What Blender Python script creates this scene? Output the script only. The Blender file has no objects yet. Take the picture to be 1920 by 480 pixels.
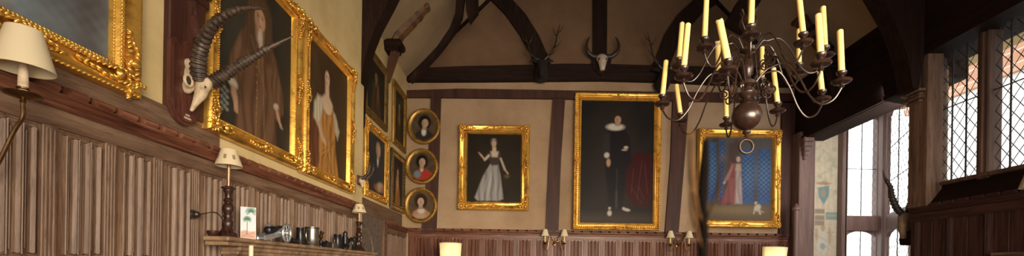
import bpy, bmesh, math, random
import numpy as np
from mathutils import Vector, Matrix, Euler
random.seed(7)
PI = math.pi
sc = bpy.context.scene
COL = sc.collection
# ---------------------------------------------------------------- camera geometry
ROLL = 0.016; F = 820.0; EYE = 1.6
def dr(px, py):
    dx = px-990; dy = py-505; c = math.cos(ROLL); s = math.sin(ROLL)
    return dx*c+dy*s, -dx*s+dy*c
def onX(px, py, X):
    a, b = dr(px, py); d = F*X/a
    return Vector((X, d, EYE-b/F*d))
def onY(px, py, d):
    a, b = dr(px, py)
    return Vector((a/F*d, d, EYE-b/F*d))
def onZ(px, py, z):
    a, b = dr(px, py); d = -F*(z-EYE)/b
    return Vector((a/F*d, d, z))

# ---------------------------------------------------------------- materials
def newmat(name):
    m = bpy.data.materials.new(name); m.use_nodes = True
    nt = m.node_tree; nt.nodes.clear()
    out = nt.nodes.new('ShaderNodeOutputMaterial'); b = nt.nodes.new('ShaderNodeBsdfPrincipled')
    nt.links.new(b.outputs[0], out.inputs[0])
    return m, nt, b
def ramp(nt, stops):
    r = nt.nodes.new('ShaderNodeValToRGB')
    e = r.color_ramp.elements
    e[0].position = stops[0][0]; e[0].color = (*stops[0][1], 1)
    e[1].position = stops[-1][0]; e[1].color = (*stops[-1][1], 1)
    for p, c in stops[1:-1]:
        n = e.new(p); n.color = (*c, 1)
    return r
def noisemat(name, cols, scale=(8, 8, 8), detail=6, rough=.6, bump=.2, bdist=.01, metallic=0, dist=0.0, fine=0, spec=.5, rand=0.0, noise_scale=1.0):
    m, nt, b = newmat(name); N = nt.nodes; L = nt.links
    tc = N.new('ShaderNodeTexCoord'); mp = N.new('ShaderNodeMapping'); mp.inputs['Scale'].default_value = scale
    L.new(tc.outputs['Object'], mp.inputs['Vector'])
    if rand:
        oi = N.new('ShaderNodeObjectInfo'); mu = N.new('ShaderNodeMath'); mu.operation = 'MULTIPLY'; mu.inputs[1].default_value = 37
        L.new(oi.outputs['Random'], mu.inputs[0])
        cx = N.new('ShaderNodeCombineXYZ')
        for i in range(3): L.new(mu.outputs[0], cx.inputs[i])
        L.new(cx.outputs[0], mp.inputs['Location'])
    n = N.new('ShaderNodeTexNoise'); n.inputs['Scale'].default_value = noise_scale; n.inputs['Detail'].default_value = detail
    n.inputs['Roughness'].default_value = .65; n.inputs['Distortion'].default_value = dist
    L.new(mp.outputs[0], n.inputs['Vector'])
    k = len(cols)
    r = ramp(nt, [(.28+.44*i/(k-1), c) for i, c in enumerate(cols)])
    L.new(n.outputs['Fac'], r.inputs[0])
    L.new(r.outputs[0], b.inputs['Base Color'])
    b.inputs['Roughness'].default_value = rough; b.inputs['Metallic'].default_value = metallic
    b.inputs['Specular IOR Level'].default_value = spec
    if bump:
        src = n
        if fine:
            src = N.new('ShaderNodeTexNoise'); src.inputs['Scale'].default_value = fine; src.inputs['Detail'].default_value = 5
            L.new(tc.outputs['Object'], src.inputs['Vector'])
        bp = N.new('ShaderNodeBump'); bp.inputs['Strength'].default_value = bump; bp.inputs['Distance'].default_value = bdist
        L.new(src.outputs['Fac'], bp.inputs['Height']); L.new(bp.outputs[0], b.inputs['Normal'])
    return m
M = {}
# grain runs along local z / x / y
def wood(name, cols, axis, rough=.55, bump=.35, freq=26, rand=0, spec=.4):
    s = [freq]*3; s['xyz'.index(axis)] = freq*.07
    m = M[name] = noisemat(name, cols, tuple(s), 7, rough, bump, .004, rand=rand, dist=.6, spec=spec)
    nt = m.node_tree; N = nt.nodes; L = nt.links
    mp = [x for x in N if x.type == 'MAPPING'][0]; b = [x for x in N if x.type == 'BSDF_PRINCIPLED'][0]
    n2 = N.new('ShaderNodeTexNoise'); n2.inputs['Scale'].default_value = 5.5; n2.inputs['Detail'].default_value = 4; n2.inputs['Roughness'].default_value = .8
    L.new(mp.outputs[0], n2.inputs['Vector'])
    r2 = ramp(nt, [(.30, (.34, .31, .29)), (.47, (1, 1, 1)), (.74, (1.12, 1.12, 1.12))]); L.new(n2.outputs['Fac'], r2.inputs[0])
    mx = N.new('ShaderNodeMix'); mx.data_type = 'RGBA'; mx.blend_type = 'MULTIPLY'; mx.inputs[0].default_value = 1
    r1 = [x for x in N if x.type == 'VALTORGB' and x is not r2 and x != r2][0]
    L.new(r1.outputs[0], mx.inputs[6]); L.new(r2.outputs[0], mx.inputs[7]); L.new(mx.outputs[2], b.inputs['Base Color'])
OAK = [(.075, .038, .022), (.135, .075, .046), (.19, .115, .073), (.25, .16, .105)]
OAKR = [(.038, .011, .006), (.115, .038, .021), (.20, .076, .042), (.32, .15, .092)]
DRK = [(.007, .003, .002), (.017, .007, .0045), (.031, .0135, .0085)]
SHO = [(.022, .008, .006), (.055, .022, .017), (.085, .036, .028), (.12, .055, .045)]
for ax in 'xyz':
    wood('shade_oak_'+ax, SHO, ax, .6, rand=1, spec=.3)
    wood('oak_'+ax, OAK, ax, .5, rand=1)
    wood('red_oak_'+ax, OAKR, ax, .42, rand=1, spec=.5)
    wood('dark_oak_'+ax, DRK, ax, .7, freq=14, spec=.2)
wood('timber_z', [(.022, .006, .004), (.052, .016, .010), (.09, .030, .018)], 'z', .6, freq=12)
wood('post_light', [(.07, .035, .022), (.20, .115, .075), (.36, .23, .16)], 'z', .5, freq=14)
wood('grey_board', [(.07, .05, .042), (.15, .115, .095), (.22, .18, .15)], 'y', .7, freq=18)
wood('lamp_wood', [(.014, .005, .004), (.035, .012, .008), (.06, .022, .015)], 'z', .33, freq=30, spec=.5)
wood('plaque_wood', [(.045, .014, .010), (.10, .035, .024), (.15, .055, .04)], 'z', .3, freq=14)
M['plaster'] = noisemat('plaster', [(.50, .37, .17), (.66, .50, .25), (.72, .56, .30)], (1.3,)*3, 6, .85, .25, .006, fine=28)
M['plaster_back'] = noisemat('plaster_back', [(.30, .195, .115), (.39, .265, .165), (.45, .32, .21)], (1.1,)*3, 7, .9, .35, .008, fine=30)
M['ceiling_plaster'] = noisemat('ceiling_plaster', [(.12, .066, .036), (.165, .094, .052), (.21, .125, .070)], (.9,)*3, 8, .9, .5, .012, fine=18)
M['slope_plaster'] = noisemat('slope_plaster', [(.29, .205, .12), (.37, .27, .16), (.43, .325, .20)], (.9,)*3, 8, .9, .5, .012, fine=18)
M['floor_wood'] = noisemat('floor_wood', [(.05, .025, .015), (.12, .06, .035)], (1, 12, 1), 6, .5, .1)
def goldmat(name, hi, lo, rough=.3, bump=.35, fine=60):
    m = noisemat(name, [lo, hi, hi], (9, 9, 9), 6, rough, bump, .004, metallic=.75, fine=fine)
    return m
M['gold'] = goldmat('gold', (.86, .50, .10), (.34, .16, .03))
M['gold_dull'] = goldmat('gold_dull', (.46, .27, .07), (.14, .07, .02), .4)
M['gold_dark'] = goldmat('gold_dark', (.30, .19, .07), (.05, .03, .015), .4)
M['black_frame'] = noisemat('black_frame', [(.01, .007, .004), (.05, .032, .014)], (20,)*3, 3, .35, .3)
M['iron'] = noisemat('iron', [(.012, .006, .005), (.03, .014, .010), (.05, .024, .016)], (14,)*3, 4, .27, .1, .002, metallic=.2, spec=.7)
M['brass'] = noisemat('brass', [(.10, .05, .02), (.22, .12, .045)], (20,)*3, 4, .3, .05, .002, metallic=.9)
M['copper'] = noisemat('copper', [(.35, .14, .08), (.55, .25, .15)], (20,)*3, 3, .3, 0, metallic=.7)
M['silver'] = noisemat('silver', [(.35, .36, .38), (.62, .65, .68)], (30,)*3, 4, .3, .15, .002, metallic=.7)
M['pewter'] = noisemat('pewter', [(.16, .15, .13), (.30, .28, .25)], (18,)*3, 5, .3, .1, .002, metallic=.9)
M['dark_metal'] = noisemat('dark_metal', [(.012, .012, .014), (.04, .038, .04)], (18,)*3, 4, .3, .1, .002, metallic=.6)
M['bone'] = noisemat('bone', [(.28, .19, .11), (.55, .42, .28), (.66, .54, .39)], (16,)*3, 6, .6, .5, .006)
M['bone_white'] = noisemat('bone_white', [(.42, .33, .26), (.62, .53, .45)], (12,)*3, 5, .6, .3, .006)
M['socket_dark'] = noisemat('socket_dark', [(.02, .012, .008), (.05, .03, .02)], (12,)*3, 4, .8, .1)
M['horn_dark'] = noisemat('horn_dark', [(.015, .011, .009), (.05, .038, .03)], (30,)*3, 4, .45, .3, .003)
M['fur'] = noisemat('fur', [(.006, .004, .003), (.022, .014, .010)], (60, 60, 12), 4, .9, .6, .01)
M['fur_tan'] = noisemat('fur_tan', [(.16, .09, .045), (.36, .23, .12)], (60, 60, 12), 4, .9, .6, .01)
M['stone'] = noisemat('stone', [(.10, .058, .032), (.26, .16, .09), (.42, .28, .17)], (9,)*3, 8, .75, .9, .014)
M['mantel_dark'] = noisemat('mantel_dark', [(.03, .018, .013), (.09, .055, .04)], (8, 2, 8), 6, .6, .4, .008)
M['cord'] = noisemat('cord', [(.015, .01, .008), (.03, .02, .015)], (5,)*3, 2, .4, 0)
M['cord_white'] = noisemat('cord_white', [(.5, .45, .35), (.6, .55, .45)], (5,)*3, 2, .5, 0)
M['lead'] = noisemat('lead', [(.03, .025, .025), (.07, .06, .06)], (20,)*3, 3, .5, .1)
M['dry_stem'] = noisemat('dry_stem', [(.0012, .0008, .0006), (.003, .0018, .001)], (20,)*3, 3, .95, 0, spec=.05)
M['dry_leaf'] = noisemat('dry_leaf', [(.10, .05, .02), (.15, .075, .03)], (8,)*3, 3, .9, 0, spec=.1)
M['window_wood'] = noisemat('window_wood', [(.045, .020, .013), (.12, .062, .040), (.21, .12, .08)], (12, 12, 1.2), 6, .5, .3, .005)
M['bay_wood'] = noisemat('bay_wood', [(.12, .068, .056), (.24, .15, .13)], (12, 12, 1.2), 6, .5, .3, .005)
M['haze_white'] = noisemat('haze_white', [(.75, .74, .72), (.82, .81, .8)], (1,)*3, 3, .9, .1)
M['cupboard_dark'] = noisemat('cupboard_dark', [(.03, .012, .01), (.07, .03, .022)], (3, 12, 12), 5, .5, .2)

def wax():
    m, nt, b = newmat('wax')
    b.inputs['Base Color'].default_value = (.88, .66, .24, 1); b.inputs['Roughness'].default_value = .38
    b.inputs['Subsurface Weight'].default_value = .35; b.inputs['Subsurface Radius'].default_value = (.03, .02, .008); b.inputs['Subsurface Scale'].default_value = .6
    n = nt.nodes.new('ShaderNodeTexNoise'); n.inputs['Scale'].default_value = 18
    bp = nt.nodes.new('ShaderNodeBump'); bp.inputs['Strength'].default_value = .2; bp.inputs['Distance'].default_value = .005
    nt.links.new(n.outputs['Fac'], bp.inputs['Height']); nt.links.new(bp.outputs[0], b.inputs['Normal'])
    return m
M['wax'] = wax()
def shade(name, c, tr=.35):
    m, nt, b = newmat(name); N = nt.nodes; L = nt.links
    n = N.new('ShaderNodeTexNoise'); n.inputs['Scale'].default_value = 120
    r = ramp(nt, [(.3, tuple(x*.93 for x in c)), (.7, c)]); L.new(n.outputs['Fac'], r.inputs[0]); L.new(r.outputs[0], b.inputs['Base Color'])
    b.inputs['Roughness'].default_value = .8
    t = N.new('ShaderNodeBsdfTranslucent'); L.new(r.outputs[0], t.inputs[0])
    mx = N.new('ShaderNodeMixShader'); mx.inputs[0].default_value = tr
    out = [x for x in N if x.type == 'OUTPUT_MATERIAL'][0]
    L.new(b.outputs[0], mx.inputs[1]); L.new(t.outputs[0], mx.inputs[2]); L.new(mx.outputs[0], out.inputs[0])
    return m
M['shade'] = shade('shade', (.82, .70, .48), .3); M['shade_white'] = shade('shade_white', (.95, .88, .68), .4)
def glassmat():
    m, nt, b = newmat('glass'); N = nt.nodes; L = nt.links
    t = N.new('ShaderNodeBsdfTransparent'); t.inputs[0].default_value = (.96, .97, .95, 1)
    g = N.new('ShaderNodeBsdfGlossy'); g.inputs['Roughness'].default_value = .05
    mx = N.new('ShaderNodeMixShader'); mx.inputs[0].default_value = .05
    out = [x for x in N if x.type == 'OUTPUT_MATERIAL'][0]
    L.new(t.outputs[0], mx.inputs[1]); L.new(g.outputs[0], mx.inputs[2]); L.new(mx.outputs[0], out.inputs[0])
    return m
M['glass'] = glassmat()
def hornmat():
    m = noisemat('horn_ridged', [(.010, .006, .004), (.045, .028, .019), (.13, .088, .06)], (26,)*3, 5, .42, .4, .003)
    return m
M['horn_ridged'] = hornmat()
def brick():
    m, nt, b = newmat('brick'); N = nt.nodes; L = nt.links
    tc = N.new('ShaderNodeTexCoord'); mp = N.new('ShaderNodeMapping'); mp.inputs['Rotation'].default_value = (PI/2, 0, PI/2)
    L.new(tc.outputs['Object'], mp.inputs[0])
    t = N.new('ShaderNodeTexBrick'); t.inputs['Color1'].default_value = (.42, .2, .12, 1); t.inputs['Color2'].default_value = (.55, .33, .22, 1)
    t.inputs['Mortar'].default_value = (.6, .55, .48, 1); t.inputs['Scale'].default_value = 2
    L.new(mp.outputs[0], t.inputs[0]); L.new(t.outputs[0], b.inputs['Base Color']); b.inputs['Roughness'].default_value = .9
    return m
M['brick'] = brick()
def colattr(name, rough, coat=0, bump=.1):
    m, nt, b = newmat(name); N = nt.nodes; L = nt.links
    a = N.new('ShaderNodeVertexColor'); a.layer_name = 'Col'
    L.new(a.outputs[0], b.inputs['Base Color']); b.inputs['Roughness'].default_value = rough
    b.inputs['Specular IOR Level'].default_value = .12
    if bump:
        n = N.new('ShaderNodeTexNoise'); n.inputs['Scale'].default_value = 60
        bp = N.new('ShaderNodeBump'); bp.inputs['Strength'].default_value = bump; bp.inputs['Distance'].default_value = .002
        nt.links.new(n.outputs['Fac'], bp.inputs['Height']); nt.links.new(bp.outputs[0], b.inputs['Normal'])
    return m
M['paint'] = colattr('paint', .42); M['paint_matt'] = colattr('paint_matt', .85, bump=.3)

# ---------------------------------------------------------------- mesh builder
class MB:
    def __init__(s): s.v = []; s.f = []
    def add(s, vs, fs, mat=None):
        o = len(s.v)
        for p in vs:
            p = Vector(p); s.v.append(mat @ p if mat else p)
        s.f += [tuple(i+o for i in f) for f in fs]
        return s
    def box(s, x0, x1, y0, y1, z0, z1, bev=0, mat=None):
        x0, x1 = min(x0, x1), max(x0, x1); y0, y1 = min(y0, y1), max(y0, y1); z0, z1 = min(z0, z1), max(z0, z1)
        if bev <= 0:
            vs = [(x, y, z) for x in (x0, x1) for y in (y0, y1) for z in (z0, z1)]
            return s.add(vs, [(0, 1, 3, 2), (4, 6, 7, 5), (0, 4, 5, 1), (2, 3, 7, 6), (0, 2, 6, 4), (1, 5, 7, 3)], mat)
        bm = bmesh.new(); bmesh.ops.create_cube(bm, size=1)
        for v in bm.verts: v.co = Vector(((x0+x1)/2+v.co.x*(x1-x0), (y0+y1)/2+v.co.y*(y1-y0), (z0+z1)/2+v.co.z*(z1-z0)))
        bmesh.ops.bevel(bm, geom=bm.edges[:], offset=bev, segments=1, affect='EDGES')
        return s.frombm(bm, mat)
    def frombm(s, bm, mat=None):
        bm.verts.index_update()
        s.add([v.co.copy() for v in bm.verts], [[v.index for v in f.verts] for f in bm.faces], mat); bm.free(); return s
    def lathe(s, prof, n=20, mat=None, cap=True):
        vs = []; fs = []
        for r, z in prof:
            for k in range(n):
                a = 2*PI*k/n; vs.append((r*math.cos(a), r*math.sin(a), z))
        for i in range(len(prof)-1):
            for k in range(n):
                k2 = (k+1) % n
                fs.append((i*n+k, i*n+k2, (i+1)*n+k2, (i+1)*n+k))
        if cap:
            fs.append(tuple(range(n))[::-1]); fs.append(tuple((len(prof)-1)*n+k for k in range(n)))
        return s.add(vs, fs, mat)
    def sphere(s, c, r, nu=12, nv=8, mat=None):
        if not hasattr(r, '__len__'): r = (r, r, r)
        vs = [(c[0], c[1], c[2]-r[2])]; fs = []
        for i in range(1, nv):
            ph = -PI/2+PI*i/nv
            for k in range(nu):
                a = 2*PI*k/nu; vs.append((c[0]+r[0]*math.cos(ph)*math.cos(a), c[1]+r[1]*math.cos(ph)*math.sin(a), c[2]+r[2]*math.sin(ph)))
        vs.append((c[0], c[1], c[2]+r[2])); T = len(vs)-1
        for k in range(nu):
            k2 = (k+1) % nu; fs.append((0, 1+k2, 1+k)); fs.append((T, T-nu+k, T-nu+k2))
            for i in range(nv-2): fs.append((1+i*nu+k, 1+i*nu+k2, 1+(i+1)*nu+k2, 1+(i+1)*nu+k))
        return s.add(vs, fs, mat)
    def blob(s, c, r, rot):
        m = Matrix.Translation(c) @ Euler(rot).to_matrix().to_4x4()
        return s.sphere((0, 0, 0), r, 6, 4, m)
    def tube(s, pts, rad, n=8, closed=False):
        pts = [Vector(p) for p in pts]; N = len(pts)
        if not hasattr(rad, '__len__'): rad = [rad]*N
        vs = []; fs = []; up = None
        for i, p in enumerate(pts):
            if closed: t = pts[(i+1) % N]-pts[i-1]
            else: t = pts[min(i+1, N-1)]-pts[max(i-1, 0)]
            t.normalize()
            if up is None:
                up = Vector((0, 0, 1)) if abs(t.z) < .9 else Vector((1, 0, 0))
            u = (up-t*up.dot(t)).normalized(); w = t.cross(u); up = u
            for k in range(n):
                a = 2*PI*k/n; vs.append(p+(u*math.cos(a)+w*math.sin(a))*rad[i])
        M_ = N if closed else N-1
        for i in range(M_):
            j = (i+1) % N
            for k in range(n):
                k2 = (k+1) % n; fs.append((i*n+k, i*n+k2, j*n+k2, j*n+k))
        if not closed:
            fs.append(tuple(range(n))[::-1]); fs.append(tuple((N-1)*n+k for k in range(n)))
        return s.add(vs, fs)
    def prism(s, poly, axis, a0, a1):
        # poly in the two other axes; extruded along axis from a0 to a1
        n = len(poly)
        def mk(p, a):
            return {'x': (a, p[0], p[1]), 'y': (p[0], a, p[1]), 'z': (p[0], p[1], a)}[axis]
        vs = [mk(p, a0) for p in poly]+[mk(p, a1) for p in poly]
        fs = [tuple(range(n)), tuple(range(2*n-1, n-1, -1))]
        for i in range(n): j = (i+1) % n; fs.append((i, i+n, j+n, j))
        return s.add(vs, fs)
    def build(s, name, mat, parent=None, smooth=True, loc=None, ang=35):
        me = bpy.data.meshes.new(name); me.from_pydata([tuple(v) for v in s.v], [], s.f)
        bm = bmesh.new(); bm.from_mesh(me); bmesh.ops.recalc_face_normals(bm, faces=bm.faces[:]); bm.to_mesh(me); bm.free()
        if smooth:
            me.polygons.foreach_set('use_smooth', [True]*len(me.polygons)); me.set_sharp_from_angle(angle=math.radians(ang))
        me.materials.append(M[mat] if isinstance(mat, str) else mat)
        o = bpy.data.objects.new(name, me); COL.objects.link(o)
        if parent: o.parent = parent
        if loc is not None: o.location = loc
        return o
def smoothpath(pts, n=6):
    pts = [Vector(p) for p in pts]; out = []
    P = [2*pts[0]-pts[1]]+pts+[2*pts[-1]-pts[-2]]
    for i in range(1, len(P)-2):
        for k in range(n):
            t = k/n; a, b, c, d = P[i-1], P[i], P[i+1], P[i+2]
            out.append(.5*((2*b)+(c-a)*t+(2*a-5*b+4*c-d)*t*t+(3*b-a-3*c+d)*t**3))
    out.append(pts[-1]); return out
def interp(vals, n):
    out = []
    for i in range(n):
        t = i/(n-1)*(len(vals)-1); k = min(int(t), len(vals)-2); out.append(vals[k]+(vals[k+1]-vals[k])*(t-k))
    return out
def thing(name, label, cat, loc=(0, 0, 0), rotz=0, group=None, rot=None):
    o = bpy.data.objects.new(name, None); COL.objects.link(o); o.location = loc
    o.rotation_euler = rot if rot else (0, 0, rotz); o.empty_display_size = .1
    o['label'] = label; o['category'] = cat
    if group: o['group'] = group
    return o
def tag(o, label, cat, group=None):
    o['label'] = label; o['category'] = cat
    if group: o['group'] = group
    return o
def struct(o, label=None, cat=None):
    o['kind'] = 'structure'
    if label: o['label'] = label
    if cat: o['category'] = cat
    return o
def sroot(name, label, cat, loc=(0, 0, 0), rotz=0):
    o = thing(name, label, cat, loc, rotz); o['kind'] = 'structure'; return o
def copyinto(src, parent, loc, rotz=None):
    c = src.copy(); COL.objects.link(c); c.parent = parent; c.location = loc
    if rotz is not None: c.rotation_euler = (0, 0, rotz)
    return c
def copy_tree(root, loc, label, group=None, rotz=None):
    r = root.copy(); COL.objects.link(r); r.location = loc; r['label'] = label
    if rotz is not None: r.rotation_euler = (0, 0, rotz)
    if group: r['group'] = group
    for ch in list(root.children):
        c = ch.copy(); COL.objects.link(c); c.parent = r
        for g in list(ch.children):
            d = g.copy(); COL.objects.link(d); d.parent = c
    return r

# ================================================================ SHELL
XL, XLF, YB, XR, XRB = -2.1, -2.42, 8.6, 4.85, 5.2
EAVE = 5.3
YN = -1.5
# floor
struct(MB().box(-3.2, 8.2, YN, 9.2, -.1, 0).build('floor', 'floor_wood', smooth=False), 'dark wooden floorboards of the hall', 'floor')
# left wall, near part and set-back far part
w = MB(); w.box(XL-.7, XL, YN, 5.5, 0, 5.95); w.box(XLF-.4, XLF, 5.5, YB, 0, 5.55)
struct(w.build('wall_left', 'plaster', smooth=False), 'cream plaster wall above the left panelling', 'wall')
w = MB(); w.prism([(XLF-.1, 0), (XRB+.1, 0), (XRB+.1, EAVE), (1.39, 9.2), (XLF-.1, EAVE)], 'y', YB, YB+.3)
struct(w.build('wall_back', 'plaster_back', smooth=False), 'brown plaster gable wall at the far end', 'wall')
# ceiling slopes
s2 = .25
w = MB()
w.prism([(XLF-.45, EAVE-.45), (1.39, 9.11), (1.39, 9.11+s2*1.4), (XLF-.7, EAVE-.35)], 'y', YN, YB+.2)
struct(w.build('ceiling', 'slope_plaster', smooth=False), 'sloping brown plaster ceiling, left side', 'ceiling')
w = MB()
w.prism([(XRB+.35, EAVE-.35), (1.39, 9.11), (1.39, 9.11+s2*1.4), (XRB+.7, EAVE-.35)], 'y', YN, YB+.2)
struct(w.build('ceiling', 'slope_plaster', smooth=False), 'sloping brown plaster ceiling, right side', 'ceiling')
# right wall: base below the windows
w = MB()
w.box(XR, XR+.35, YN, 5.54, 0, 2.46)
w.box(4.95, 5.08, 5.38, 5.54, 2.46, 5.3)
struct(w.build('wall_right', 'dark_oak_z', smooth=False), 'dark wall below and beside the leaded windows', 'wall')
w = MB()
yb0, yb1 = YN-.3, YN
w.box(XL-.7, -1.2, yb0, yb1, 0, 9.2); w.box(3.6, 5.6, yb0, yb1, 0, 9.2); w.box(-1.2, 3.6, yb0, yb1, 0, .8); w.box(-1.2, 3.6, yb0, yb1, 3.1, 9.4)
struct(w.build('wall_rear', 'plaster', smooth=False), 'plaster wall with a wide window opening behind the camera', 'wall')
# wall plate over the windows and the bay header
w = MB(); w.box(4.74, 5.35, YN, 5.6, 4.27, 5.5)
struct(w.build('trim_1', 'dark_oak_y', smooth=False), 'deep dark timber wall plate above the leaded windows', 'beam')
w = MB(); w.box(5.18, 5.6, 5.6, YB, 4.14, 5.35); w.box(5.14, 5.2, 5.6, YB, 4.14, 4.2)
struct(w.build('trim_2', 'dark_oak_y', smooth=False), 'deep dark timber header over the bay opening', 'beam')
# sloping sill board
w = MB(); w.prism([(4.80, 2.455), (5.0, 2.715), (5.2, 2.715), (5.2, 2.455)], 'y', .2, 5.4)
struct(w.build('trim_3', 'dark_oak_y', smooth=False), 'dark sloping sill board under the leaded windows', 'sill')

# ---------------------------------------------------------------- panelling
def linenfold(w, h, folds=3, seed=0, rel=1.0):
    rnd = random.Random(seed)
    m = MB(); m.box(-w/2, w/2, -.004, .012, 0, h)
    # moulded border
    e = .012
    m.box(-w/2, -w/2+e*.6, -.012, 0, 0, h); m.box(w/2-e*.6, w/2, -.012, 0, 0, h)
    m.box(-w/2, w/2, -.010, 0, h-e*.6, h)
    x = -w/2+.026; tot = w-.052; fw = tot/folds
    for i in range(folds):
        hs = rel
        for j, (a, b, hh) in enumerate(((.0, .22, .036), (.34, .54, .022), (.68, .92, .040))):
            x0 = x+fw*(i+a)+rnd.uniform(-.001, .001); x1 = x+fw*(i+b)
            hh *= rel*.8
            d = (.018, .040, .026)[j]+rnd.uniform(-.005, .005)
            z0 = d+.01; z1 = h-d
            xm = (x0+x1)/2
            prof = [(x0, -.003), (x0+.0015, -hh*.9), (xm-(x1-x0)*.12, -hh), (xm+(x1-x0)*.2, -hh*.72), (x1-.0015, -hh*.55), (x1, -.003)]
            if j == 2: prof = [(x0, -.003), (x0+.0015, -hh*.6), (xm, -hh*.8), (x1-.003, -hh), (x1, -.003)]
            n = len(prof)
            vs = [(p[0], p[1], z0+(.004 if q % 2 else 0)) for q, p in enumerate(prof)]+[(p[0], p[1], z1-(.005 if q % 2 else 0)) for q, p in enumerate(prof)]
            fs = [tuple(range(n)), tuple(range(2*n-1, n-1, -1))]+[(q, q+n, (q+1) % n+n, (q+1) % n) for q in range(n)]
            m.add(vs, fs)
    return m
def panelling(name, label, loc, rotz, length, pitch, wood_='oak', ztop=2.185, zdent=2.355, dpitch=.125, first=None, folds=3, notch=.03, zbot=.9, cornice_h=None, rail_='red_oak', zpb=1.635, rel=1.0):
    """local x along the wall, -y into the room; the origin is the wall's start on the floor"""
    r = sroot(name, label, 'wall panelling', loc, rotz)
    n = int(length/pitch)+1
    st = .062
    m = MB(); m.box(0, length, -.01, .0, .05, ztop+.02); m.build('backing_board', wood_+'_z', r, smooth=False)
    m = MB()
    m.box(0, length, -.030, 0, ztop, zdent-.085, .004)
    m.build('top_rail', wood_+'_x', r)
    m = MB(); m.box(0, length, -.03, 0, 1.55, zpb, .004); m.box(0, length, -.03, 0, zbot-.1, zbot, .004); m.build('middle_rail', wood_+'_x', r)
    m = MB(); z = zdent-.085
    prof = [(0, z), (-.032, z), (-.045, z+.008), (-.045, z+.02), (-.036, z+.026), (-.05, z+.045), (-.062, z+.055), (-.062, z+.062), (0, z+.062)]
    m.prism([(p[0], p[1]) for p in prof], 'x', 0, length)
    m.build('cornice_moulding', rail_+'_x', r)
    m = MB(); k = int(length/dpitch)
    for i in range(k+1):
        x0 = i*dpitch; x1 = min(x0+dpitch-notch, length)
        if x1-x0 < .02: continue
        zc = zdent-.004
        # each block: a half-round bar with a splayed end
        m.prism([(-.02, zc-.02), (-.062, zc-.018), (-.072, zc-.006), (-.070, zc+.008), (-.055, zc+.018), (-.02, zc+.02)], 'x', x0, x1)
        m.prism([(x1, -.02), (x1, -.058), (x1+notch*.55, -.03), (x1+notch*.55, -.02)], 'z', zc-.02, zc+.004)
    m.build('crenellated_crest', rail_+'_x', r)
    MB().box(0, length, -.028, 0, zdent-.026, zdent+.020).build('crest_backing', 'dark_oak_x', r, smooth=False)
    off = first if first is not None else 0
    sm = MB(); sm.box(-st/2, st/2, -.028, 0, 1.60, ztop+.005, .003)
    for q in (-.016, 0.0, .016): sm.tube([(q, -.029, 1.62), (q, -.029, ztop-.01)], .0045, 6)
    stile = None; pan = None
    pw = pitch-st; variants = []
    i = 0; x = off
    while x < length+.01:
        if x > .02:
            if stile is None: stile = sm.build('stile', wood_+'_z', r, loc=(x, 0, 0))
            else: copyinto(stile, r, (x, 0, 0))
        cx = x+pitch/2
        if cx-pw/2 >= -.001 and cx+pw/2 <= length+.02:
            if len(variants) < 3:
                variants.append(linenfold(pw, ztop-zpb, folds, 11+len(variants), rel).build('linenfold_panel', wood_+'_z', r, loc=(cx, -.008, zpb), ang=25))
            else: copyinto(random.choice(variants), r, (cx, -.008, zpb))
        x += pitch; i += 1
    return r
panelling('trim_4', 'brown oak linenfold panelling along the left wall', (XL, 1.06, 0), PI/2, 5.36-1.06, .277, 'oak', first=0.0, zpb=1.60, notch=.045)
panelling('trim_5', 'short run of linenfold panelling in the far left corner', (XLF, 7.32, 0), PI/2, YB-7.32-.02, .3, 'oak', dpitch=.16)
panelling('trim_6', 'dark red oak linenfold panelling across the back wall', (XLF+.06, YB, 0), 0, 5.05-XLF, .335, 'red_oak', dpitch=.18, first=.12, folds=3, ztop=2.2, notch=.05)
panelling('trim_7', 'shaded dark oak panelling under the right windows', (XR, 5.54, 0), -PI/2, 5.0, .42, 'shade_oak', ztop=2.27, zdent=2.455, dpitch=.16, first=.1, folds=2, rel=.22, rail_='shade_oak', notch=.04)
# horizontal timber above the near left crest
w = MB(); w.box(XL-.02, XL+.025, .6, 2.93, 2.372, 2.50, .006)
struct(w.build('trim_8', 'oak_y'), 'worn timber rail above the near left crest', 'beam')
# timber rail under the far portraits
w = MB(); w.box(XLF-.02, XLF+.03, 5.5, 8.25, 2.37, 2.60, .006)
struct(w.build('trim_9', 'oak_y'), 'worn timber rail below the small far left portraits', 'beam')
w = MB(); w.prism([(5.5, 2.59), (8.5, 2.57), (8.5, 2.64), (8.0, 2.655), (7.7, 2.63), (7.2, 2.665), (6.8, 2.64), (6.3, 2.66), (5.5, 2.65)], 'x', XLF-.01, XLF+.012)
struct(w.build('trim_10', 'plaster'), 'ragged plaster edge over the timber rail', 'plaster edge')
# grey boarded recess with an arched moulding and its nailed stud
r = sroot('trim_11', 'grey boards with arched moulding between mantel and corner panelling', 'boarding', (XLF, 5.5, 0), PI/2)
MB().box(0, 1.62, -.03, 0, .1, 2.37).build('board', 'grey_board', r, smooth=False)
m = MB(); arc = [(.52+.55*math.cos(a)*1.0+.15, -.035, 1.75+.48*math.sin(a)) for a in [PI*k/14 for k in range(15)]]
m.tube([(arc[0][0], -.035, .3)]+arc+[(arc[-1][0], -.035, .3)], .018, 6); m.build('arch_moulding', 'grey_board', r)
MB().box(1.66, 1.8, -.06, 0, .1, 2.37, .008).build('stud', 'oak_z', r)
m = MB()
for k in range(7): m.sphere((1.70, -.062, 1.72+k*.1), .014, 8, 6)
m.build('nail', 'dark_metal', r)

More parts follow.
